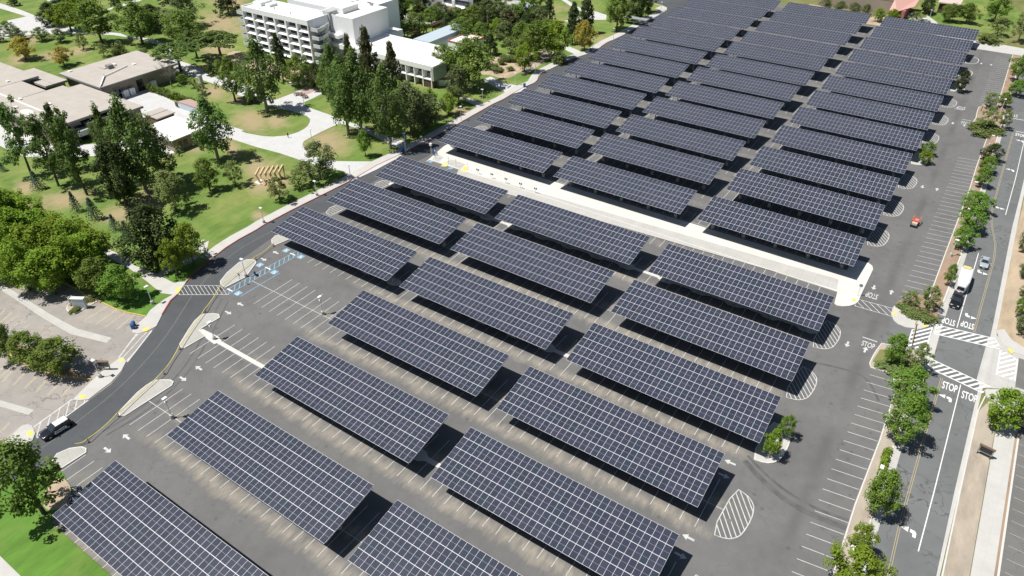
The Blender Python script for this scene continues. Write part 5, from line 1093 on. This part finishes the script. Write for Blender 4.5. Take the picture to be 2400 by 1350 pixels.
# display boards
for (px, py), lb, rz in (((248, 868), 'dark notice board on two posts beside the driveway', .6), ((2303, 1070), 'dark framed notice board on the dirt verge', -.15)):
    t = thing('notice_board', lb, 'notice board', (*G(px, py), .1), rz)
    for dx in (-.95, .95): bm = bmesh.new(); box(bm, dx-.07, dx+.07, -.07, .07, 0, 1.9); part('post', bm, M['brown'], t)
    bm = bmesh.new(); box(bm, -1.1, 1.1, -.1, .1, .8, 2.1); part('panel', bm, M['green'], t); bm = bmesh.new(); box(bm, -1.2, 1.2, -.22, .22, 2.1, 2.2); part('hood', bm, M['brown'], t)
    bm = bmesh.new(); box(bm, -.9, .9, -.125, -.1, 1.0, 1.9); part('glazed_notice', bm, M['glass'], t)
# pale obelisk and utility boxes
t = thing('stone_pillar', 'grey stone pillar at the path bend near the hedge', 'pillar', (*G(472, 197), .1)); bm = bmesh.new(); box(bm, -.7, .7, -.6, .6, 0, 3.3); part('shaft', bm, M['footing'], t); bm = bmesh.new(); box(bm, -.9, .9, -.8, .8, 0, .35); part('plinth', bm, M['footing'], t)
t = thing('utility_box', 'blue transformer box beside the accessible bays', 'utility box', (*G(598, 644), .0)); bm = bmesh.new(); box(bm, -.16, .16, -.16, .16, 0, .8); part('cabinet', bm, M['bluebin'], t); bm = bmesh.new(); box(bm, -.2, .2, -.2, .2, .8, .85); part('lid', bm, M['bluebin'], t)
t = thing('utility_cabinet', 'pale cabinet on the dark grass by the sidewalk lamp', 'utility box', (*G(486, 603), .1)); bm = bmesh.new(); box(bm, -.8, .8, -.5, .5, 0, .9); part('cabinet', bm, M['green'], t); bm = bmesh.new(); box(bm, -.9, .9, -.6, .6, 0, .08); part('pad', bm, M['footing'], t)
# kiosk on the plaza
t = thing('ticket_kiosk', 'white pay station with blue post at the plaza road end', 'pay station', (*G(1011, 361), .15)); bm = bmesh.new(); box(bm, -.35, .35, -.3, .3, 2.6, 3.3); part('head', bm, M['carwhite'], t); bm = bmesh.new(); tube(bm, (0, 0, 0), (0, 0, 2.6), .08); part('post', bm, M['pole'], t); bm = bmesh.new(); box(bm, 1.2, 1.6, -.6, -.3, 0, 2.2); part('blue_pillar', bm, M['bluebin'], t)
for i, (px, py, ty) in enumerate(((1020.5, 373.5, 352), (1052, 386, 369), (1069, 391.5, 374), (1097, 400.5, 383))):
    t = thing('sign_post', 'slim sign post on the plaza, %s from the road end' % ORD[i], 'sign', (*G(px, py), .15), 0, 'slim sign posts on the plaza'); h = height_of(px, py, ty)
    bm = bmesh.new(); tube(bm, (0, 0, 0), (0, 0, h), .04, .04, 6); part('post', bm, M['steel'], t); bm = bmesh.new(); box(bm, -.17, .17, -.06, -.04, h-.5, h); part('plate', bm, M['carwhite'], t)
for i, (px, py) in enumerate(((1120, 409.5), (1153, 420), (1186, 431), (1220, 442.5), (1255, 454), (1291, 466))):
    if i == 5: continue
    t = thing('parking_meter', 'twin headed parking meter on the plaza, %s from the road end' % ORD[i], 'parking meter', (*G(px, py), .15), 0, 'parking meters on the plaza')
    bm = bmesh.new(); tube(bm, (0, 0, 0), (0, 0, 1.2), .04, .04, 6); bar(bm, (-.28, 0, 1.2), (.28, 0, 1.2), .05, .05); part('post', bm, M['steel'], t)
    for dx in (-.28, .28): bm = bmesh.new(); box(bm, dx-.14, dx+.14, -.1, .1, 1.2, 1.62); part('meter_head', bm, M['dark'], t)
# caution tape line
PT = [((179, 1048), 'first'), ((209, 1037), 'second'), ((279, 976), 'third'), ((386, 877), 'fourth'), ((423, 819), 'fifth'), ((482, 732), 'sixth'), ((517, 678), 'seventh'), ((600, 609), 'eighth'), ((642, 577), 'ninth')]
for (p, o_) in PT[1:]:
    t = thing('delineator_post', 'orange post holding yellow tape, %s along the road from the police car' % ORD[PT.index((p, o_))-1], 'delineator', (*G(*p), .0), 0, 'orange posts of the taped off line')
    bm = bmesh.new(); tube(bm, (0, 0, 0), (0, 0, 1.0), .06, .05, 8); part('tube', bm, M['orange'], t); bm = bmesh.new(); tube(bm, (0, 0, 0), (0, 0, .09), .26, .22, 10); part('base', bm, M['dark'], t)
bm = bmesh.new()
for (a, _), (b, _) in zip(PT, PT[1:]):
    A, B = Vector((*G(*a), .9)), Vector((*G(*b), .9)); pr = A
    for k in range(1, 7):
        q = A.lerp(B, k/6); q.z -= .35*(1-(2*k/6-1)**2); bar(bm, pr, q, .09, .10); pr = q
o = bm_obj('caution_tape', bm, M['tape']); o['label'] = 'sagging yellow caution tape strung along the lot entrance side'; o['category'] = 'tape'
# gate arms
for lb, a, b in (('long yellow gate arm lying along the street crosswalk', (2133, 814), (2145, 762)), ('yellow gate arm at the stop island, west one', (2296, 262), (2300, 251)), ('yellow gate arm at the stop island, east one', (2325, 270), (2332, 256))):
    A, B = Vector((*G(*a), .9)), Vector((*G(*b), .9)); t = thing('gate_arm', lb, 'gate', (A.x, A.y, 0))
    bm = bmesh.new(); bar(bm, (0, 0, .9), (B.x-A.x, B.y-A.y, .9), .14, .16); part('arm', bm, M['yellow'], t); bm = bmesh.new(); tube(bm, (B.x-A.x, B.y-A.y, 0), (B.x-A.x, B.y-A.y, 1.1), .14, .14, 8); part('post', bm, M['yellow'], t)
# sculpture of six zig-zag frames
t = thing('timber_sculpture', 'timber sculpture of six leaning zigzag frames on bare soil', 'sculpture', (*G(625, 432), .1), 0)
A = Vector(G(612, 432)); B = Vector(G(657, 408)); D_ = (B-A); ox = Vector(G(625, 432))
for k in range(6):
    pt = lambda px, py, z: Vector((G(px, py, z)[0]-ox.x, G(px, py, z)[1]-ox.y, z-.1))
    el = pt(598.5+11*k, 410-1.4*k, 2.6); tp = pt(608+11*k, 393-1.3*k, 3.9); bt = pt(611.5+9.3*k, 430-3.2*k, .25); bk = pt(621+9.3*k, 434-3.4*k, .25)
    bm = bmesh.new(); bar(bm, el, tp, .45, .45); bar(bm, el, bt, .42, .38); bar(bm, tp, bk, .3, .3); bar(bm, bt, bk, .35, .35); part('zigzag_frame', bm, M['timber'], t)
bm = bmesh.new(); box(bm, -3.4, -1, -1.5, .8, 0, .2); part('footing_slab', bm, M['plaza'], t)
# plaza tables
for i, (px, py) in enumerate(((695.5, 224), (706, 223.5), (713, 226), (716, 230.5))):
    t = thing('picnic_table', 'round brown table on the brick plaza, %s from the left' % ORD[i], 'table', (*G(px, py), .12), 0, 'round tables on the brick plaza')
    bm = bmesh.new(); tube(bm, (0, 0, .72), (0, 0, .8), .75, .75, 16); part('tabletop', bm, M['brown'], t); bm = bmesh.new(); tube(bm, (0, 0, 0), (0, 0, .72), .12, .1); part('pedestal', bm, M['brown'], t)
    for k in range(4):
        a = k*math.pi/2+.4; bm = bmesh.new(); tube(bm, (math.cos(a)*1.1, math.sin(a)*1.1, .42), (math.cos(a)*1.1, math.sin(a)*1.1, .48), .25, .25, 10); bar(bm, (0, 0, .2), (math.cos(a)*1.1, math.sin(a)*1.1, .42), .06, .06); part('stool', bm, M['brown'], t)
for px, py, s in ((1283, 110, .9), (1158, 176, .5), (1176, 178, .6), (1186, 182, .5), (1150, 170, .5)):
    t = thing('boulder', 'rounded boulder among the garden bed plants', 'boulder', (*G(px, py), .1), rnd.random()*6, 'boulders on the garden bed'); bm = bmesh.new(); bmesh.ops.create_icosphere(bm, subdivisions=2, radius=s)
    for v in bm.verts: v.co *= rnd.uniform(.8, 1.1); v.co.z *= .65
    part('stone', bm, M['rock'], t)

# ================================================================== VEHICLES
def wheels(t, xs, hw, r=.34, wd=.24):
    for x in xs:
        for s in (-1, 1):
            w_ = thing('wheel', '', '', (x, s*hw, r)); del w_['label']; del w_['category']; w_.parent = t
            bm = bmesh.new(); tube(bm, (0, -wd/2, 0), (0, wd/2, 0), r, r, 18); part('tyre', bm, M['tyre'], w_)
            bm = bmesh.new(); tube(bm, (0, -wd/2-.01, 0), (0, wd/2+.01, 0), r*.62, r*.62, 12); part('rim', bm, M['rim'], w_)
def loft(bm, secs, mi=0, cap=True):
    R_ = [[bm.verts.new(p) for p in s] for s in secs]; n = len(secs[0])
    for a, b in zip(R_, R_[1:]):
        for i in range(n): bm.faces.new((a[i], a[(i+1) % n], b[(i+1) % n], b[i])).material_index = mi
    if cap: bm.faces.new(R_[0][::-1]).material_index = mi; bm.faces.new(R_[-1]).material_index = mi
    bmesh.ops.recalc_face_normals(bm, faces=bm.faces)
def sec(x, hw, z0, z1, rnd_=.12): return [(x, -hw*.93, z0), (x, -hw, z0+.15), (x, -hw, z1-rnd_), (x, -hw+rnd_, z1), (x, hw-rnd_, z1), (x, hw, z1-rnd_), (x, hw, z0+.15), (x, hw*.93, z0)]
def car(name, label, cat, loc, rz, L, Wd, H, paint, roofpaint, belt, hood, cab0, cab1, rake0, rake1, rear=None, wb=(-.31, .31), r=.34):
    """front towards +X; cab0..cab1 = cabin base as fractions of length, rakes = how far the roof is pulled in"""
    t = thing(name, label, cat, loc, rz); hl, hw = L/2, Wd/2; rear = rear or belt
    bm = bmesh.new(); st = [(-hl, .86, .45, rear-.18), (-hl+.12, .95, .32, rear), (-hl*.5, 1, .24, rear), (cab0*L, 1, .22, belt), (0, 1, .22, belt), (cab1*L, 1, .22, belt-.02), (cab1*L+.15, .98, .22, hood+.06), (hl*.72, .96, .24, hood), (hl-.14, .90, .30, hood-.12), (hl, .80, .40, hood-.30)]
    loft(bm, [sec(x, hw*k, a, b) for x, k, a, b in st]); o = part('body', bm, paint, t)
    for p in o.data.polygons: p.use_smooth = True
    mo = o.modifiers.new('bevel', 'BEVEL'); mo.width = .05; mo.segments = 2
    x0, x1 = cab0*L, cab1*L; zb, zt = belt-.04, H-.05; wi, wt = hw-.1, hw-.26
    bm = bmesh.new(); q = [(x0, -wi, zb), (x1, -wi, zb), (x1, wi, zb), (x0, wi, zb), (x0+rake0, -wt, zt), (x1-rake1, -wt, zt), (x1-rake1, wt, zt), (x0+rake0, wt, zt)]
    v = [bm.verts.new(p) for p in q]
    for f in ((0, 1, 5, 4), (1, 2, 6, 5), (2, 3, 7, 6), (3, 0, 4, 7), (4, 5, 6, 7)): bm.faces.new([v[i] for i in f])
    part('windows', bm, M['carglass'], t)
    bm = bmesh.new(); ra, rb = x0+rake0-.04, x1-rake1+.04
    loft(bm, [[(x, -wt-.02, zt-.03), (x, -wt*.8, H), (x, wt*.8, H), (x, wt+.02, zt-.03)] for x in (ra, rb)]); part('roof', bm, roofpaint, t)
    bm = bmesh.new()
    for s in (-1, 1):
        for (a, b) in ((q[0 if s < 0 else 3], q[4 if s < 0 else 7]), (q[1 if s < 0 else 2], q[5 if s < 0 else 6])): bar(bm, a, b, .07, .07)
        m0 = Vector(q[0 if s < 0 else 3]).lerp(Vector(q[1 if s < 0 else 2]), .48); m1 = Vector(q[4 if s < 0 else 7]).lerp(Vector(q[5 if s < 0 else 6]), .45); bar(bm, m0, m1, .08, .05)
    part('pillar', bm, paint, t)
    for s in (-1, 1):
        bm = bmesh.new(); box(bm, hl-.2, hl-.03, s*hw*.62-.17, s*hw*.62+.17, hood-.32, hood-.14); part('headlight', bm, M['lens'], t)
        bm = bmesh.new(); box(bm, -hl-.01, -hl+.1, s*hw*.68-.12, s*hw*.68+.12, rear-.4, rear-.15); part('tail_light', bm, M['red'], t)
        bm = bmesh.new(); box(bm, cab1*L-.35, cab1*L-.15, s*(hw+.12)-.12, s*(hw+.12)+.12, belt-.02, belt+.14); part('mirror', bm, paint, t)
    bm = bmesh.new(); box(bm, hl-.08, hl+.05, -hw*.8, hw*.8, .3, .48); part('bumper', bm, M['dark'], t)
    bm = bmesh.new(); box(bm, hl+.05, hl+.07, -.26, .26, .34, .46); part('number_plate', bm, M['carwhite'], t)
    wheels(t, [wb[0]*L, wb[1]*L], hw-.12, r); return t
fa = Vector(G(101, 1022, .8)); ra_ = Vector(G(160, 986, .8)); d = fa-ra_; c_ = (fa+ra_)/2
t = car('police_car', 'black and white police car driving down the ring road', 'police car', (c_.x, c_.y, .02), math.atan2(d.y, d.x), 5.0, 1.98, 1.78, M['carblack'], M['carwhite'], 1.12, 1.05, -.46, .2, .25, .85, r=.38)
for s in (-1, 1):
    bm = bmesh.new(); box(bm, -1.35, .75, s*.995-.012, s*.995+.012, .42, 1.0); dr = part('door', bm, M['carwhite'], t)
    cu = bpy.data.curves.new('w', 'FONT'); cu.body = 'POLICE'; cu.align_x = 'CENTER'; cu.align_y = 'CENTER'; cu.size = .46; cu.offset = .01; to = bpy.data.objects.new('w', cu); C.objects.link(to); bpy.context.view_layer.update()
    me = bpy.data.meshes.new_from_object(to.evaluated_get(bpy.context.evaluated_depsgraph_get())); bpy.data.objects.remove(to); me.materials.append(M['dark'])
    o = bpy.data.objects.new('lettering', me); C.objects.link(o); o.parent = dr; o.location = (-.3, s*1.015, .7); o.rotation_euler = (math.pi/2, 0, 0 if s < 0 else math.pi)
bm = bmesh.new(); box(bm, .1, .22, -.6, .6, 1.78, 1.87); part('light_bar', bm, M['carglass'], t)
bm = bmesh.new()
for s in (-.5, .5): bar(bm, (2.56, s, .35), (2.62, s, 1.0), .08, .08)
bar(bm, (2.62, -.6, .95), (2.62, .6, .95), .07, .07); bar(bm, (2.6, -.8, .6), (2.6, .8, .6), .07, .07); part('push_bar', bm, M['dark'], t)
car('parked_car', 'silver sedan waiting in the left turn lane', 'car', (*G(2308, 614, .7), .02), -math.pi/2+.02, 4.7, 1.84, 1.45, M['carsilver'], M['carsilver'], .95, .88, -.34, .2, .5, .75)
pk = car('pickup_truck', 'black pickup truck towing the white trailer', 'pickup truck', (*G(2242, 702, .8), .02), -math.pi/2-.03, 5.6, 2.0, 1.85, M['carblack'], M['carblack'], 1.15, 1.12, -.12, .2, .22, .6, 1.15, (-.3, .33), .4)
bm = bmesh.new(); box(bm, -2.62, -.8, -.78, .78, 1.0, 1.16); part('bed_liner', bm, M['dark'], pk)
tx, ty = G(2257, 660, 1.2); t = thing('trailer', 'big white rounded nose trailer behind the black pickup', 'trailer', (tx, ty, 0), -math.pi/2-.03)
bm = bmesh.new(); hw = 1.22
st = [(-3.9, 1, .55, 2.75), (-2.0, 1, .5, 3.05), (0, 1, .5, 3.1), (2.2, .98, .5, 3.05), (3.2, .80, .55, 2.85), (3.75, .62, .7, 2.2)]
loft(bm, [sec(x, hw*k, a, b, .22) for x, k, a, b in st]); o = part('body', bm, M['carwhite'], t)
bm = bmesh.new(); loft(bm, [[(3.5, -.72, 1.3), (3.74, -.66, 1.95), (3.74, .66, 1.95), (3.5, .72, 1.3)], [(3.82, -.72, 1.2), (3.86, -.66, 1.85), (3.86, .66, 1.85), (3.82, .72, 1.2)]]); part('front_window', bm, M['carglass'], t)
bm = bmesh.new(); bar(bm, (3.6, 0, .55), (5.0, 0, .5), .12, .12); bar(bm, (3.6, -.8, .55), (4.8, 0, .5), .1, .1); bar(bm, (3.6, .8, .55), (4.8, 0, .5), .1, .1); part('drawbar', bm, M['dark'], t)
bm = bmesh.new(); box(bm, -3.85, -2.7, -1.0, .6, 3.0, 3.12); part('roof_hatch', bm, simple('yellowed_hatch', (.62, .55, .25), .6), t)
bm = bmesh.new(); box(bm, 4.1, 4.5, -.35, .05, .55, .9); part('gas_locker', bm, M['carwhite'], t)
wheels(t, [-.6, -1.4], 1.1, .36)
car('parked_car', 'white car half hidden by the tree at the right edge', 'car', (*G(2408, 992, .6), .02), .1, 4.6, 1.84, 1.45, M['carwhite'], M['carwhite'], .95, .88, -.34, .2, .5, .75)
car('parked_car', 'white and blue car just beyond the last canopy', 'car', (*G(2168, 49, .6), .12), .5, 4.6, 1.84, 1.45, M['carsilver'], M['carwhite'], .95, .88, -.34, .2, .5, .75)
car('parked_car', 'dark car parked under the grove at the left edge', 'car', (*G(2, 628, .6), .02), 2.3, 4.6, 1.84, 1.45, M['carblack'], M['carsilver'], .95, .88, -.34, .2, .5, .75)
# boom lift
t = thing('boom_lift', 'faded orange red boom lift parked in the east drive', 'lift', (*G(2144, 524, .6), 0), -math.pi/2-.05); t.scale = (.85, .85, .85)
bm = bmesh.new(); box(bm, -1.5, 1.5, -.75, .75, .35, .75); part('chassis', bm, M['dark'], t)
bm = bmesh.new(); box(bm, 0.2, 1.2, -.7, .7, .75, 1.35); part('engine_cover', bm, simple('faded_beige', (.62, .5, .42), .6), t)
bm = bmesh.new(); box(bm, -.2, .25, -.85, .85, .75, 1.75); part('turret', bm, M['orange'], t)
bm = bmesh.new(); box(bm, -2.2, -.2, -.7, .7, 1.25, 1.4); part('platform', bm, simple('faded_pink_orange', (.62, .25, .18), .6), t)
for s in (-1, 1):
    bm = bmesh.new(); bar(bm, (.2, s*.82, 1.6), (-2.0, s*.95, 2.1), .2, .22); bar(bm, (-2.0, s*.95, 2.1), (-3.1, s*.85, 2.0), .16, .18); part('arm', bm, M['orange'], t)
bm = bmesh.new()
for x in (-2.2, -1.2, -.3):
    for s in (-.68, .68): bar(bm, (x, s, 1.4), (x, s, 2.3), .05, .05)
for s in (-.68, .68): bar(bm, (-2.2, s, 2.3), (-.3, s, 2.3), .05, .05)
part('guard_rail', bm, M['orange'], t); wheels(t, [-1.05, 1.05], .82, .42, .3)

# ================================================================== PERSON on the path
x, y = G(676, 324); t = thing('person', 'person in dark clothes walking along the curving campus path', 'person', (x, y, .13), 2.2)
V = [(0, 0, .95), (0, 0, 1.2), (0, 0, 1.42), (0, 0, 1.52), (0, 0, 1.66), (0, .17, 1.40), (.08, .24, 1.14), (.2, .24, .92), (0, -.17, 1.40), (-.1, -.24, 1.14), (-.12, -.25, .90), (0, .1, .9), (.16, .1, .5), (.12, .1, .07), (.26, .1, .04), (0, -.1, .9), (-.14, -.1, .5), (-.32, -.1, .1), (-.2, -.1, .04)]
E_ = [(0, 1), (1, 2), (2, 3), (3, 4), (2, 5), (5, 6), (6, 7), (2, 8), (8, 9), (9, 10), (0, 11), (11, 12), (12, 13), (13, 14), (0, 15), (15, 16), (16, 17), (17, 18)]
R_ = [.15, .14, .13, .055, .105, .07, .05, .04, .07, .05, .04, .1, .07, .05, .04, .1, .07, .05, .04]
me = bpy.data.meshes.new('body'); me.from_pydata(V, E_, [])
o = bpy.data.objects.new('body', me); C.objects.link(o); o.parent = t
o.modifiers.new('skin', 'SKIN')
for i, r in enumerate(R_): me.skin_vertices[0].data[i].radius = (r, r)
me.skin_vertices[0].data[0].use_root = True
o.modifiers.new('sub', 'SUBSURF').levels = 1; me.materials.append(M['cloth'])
bm = bmesh.new(); bmesh.ops.create_icosphere(bm, subdivisions=2, radius=.115)
for v in bm.verts: v.co.z = v.co.z*1.2+1.66
part('head', bm, M['skin'], t); bm = bmesh.new(); bmesh.ops.create_icosphere(bm, subdivisions=2, radius=.125)
for v in bm.verts: v.co.z = v.co.z*1.1+1.71; v.co.x -= .02
part('hair', bm, M['dark'], t)
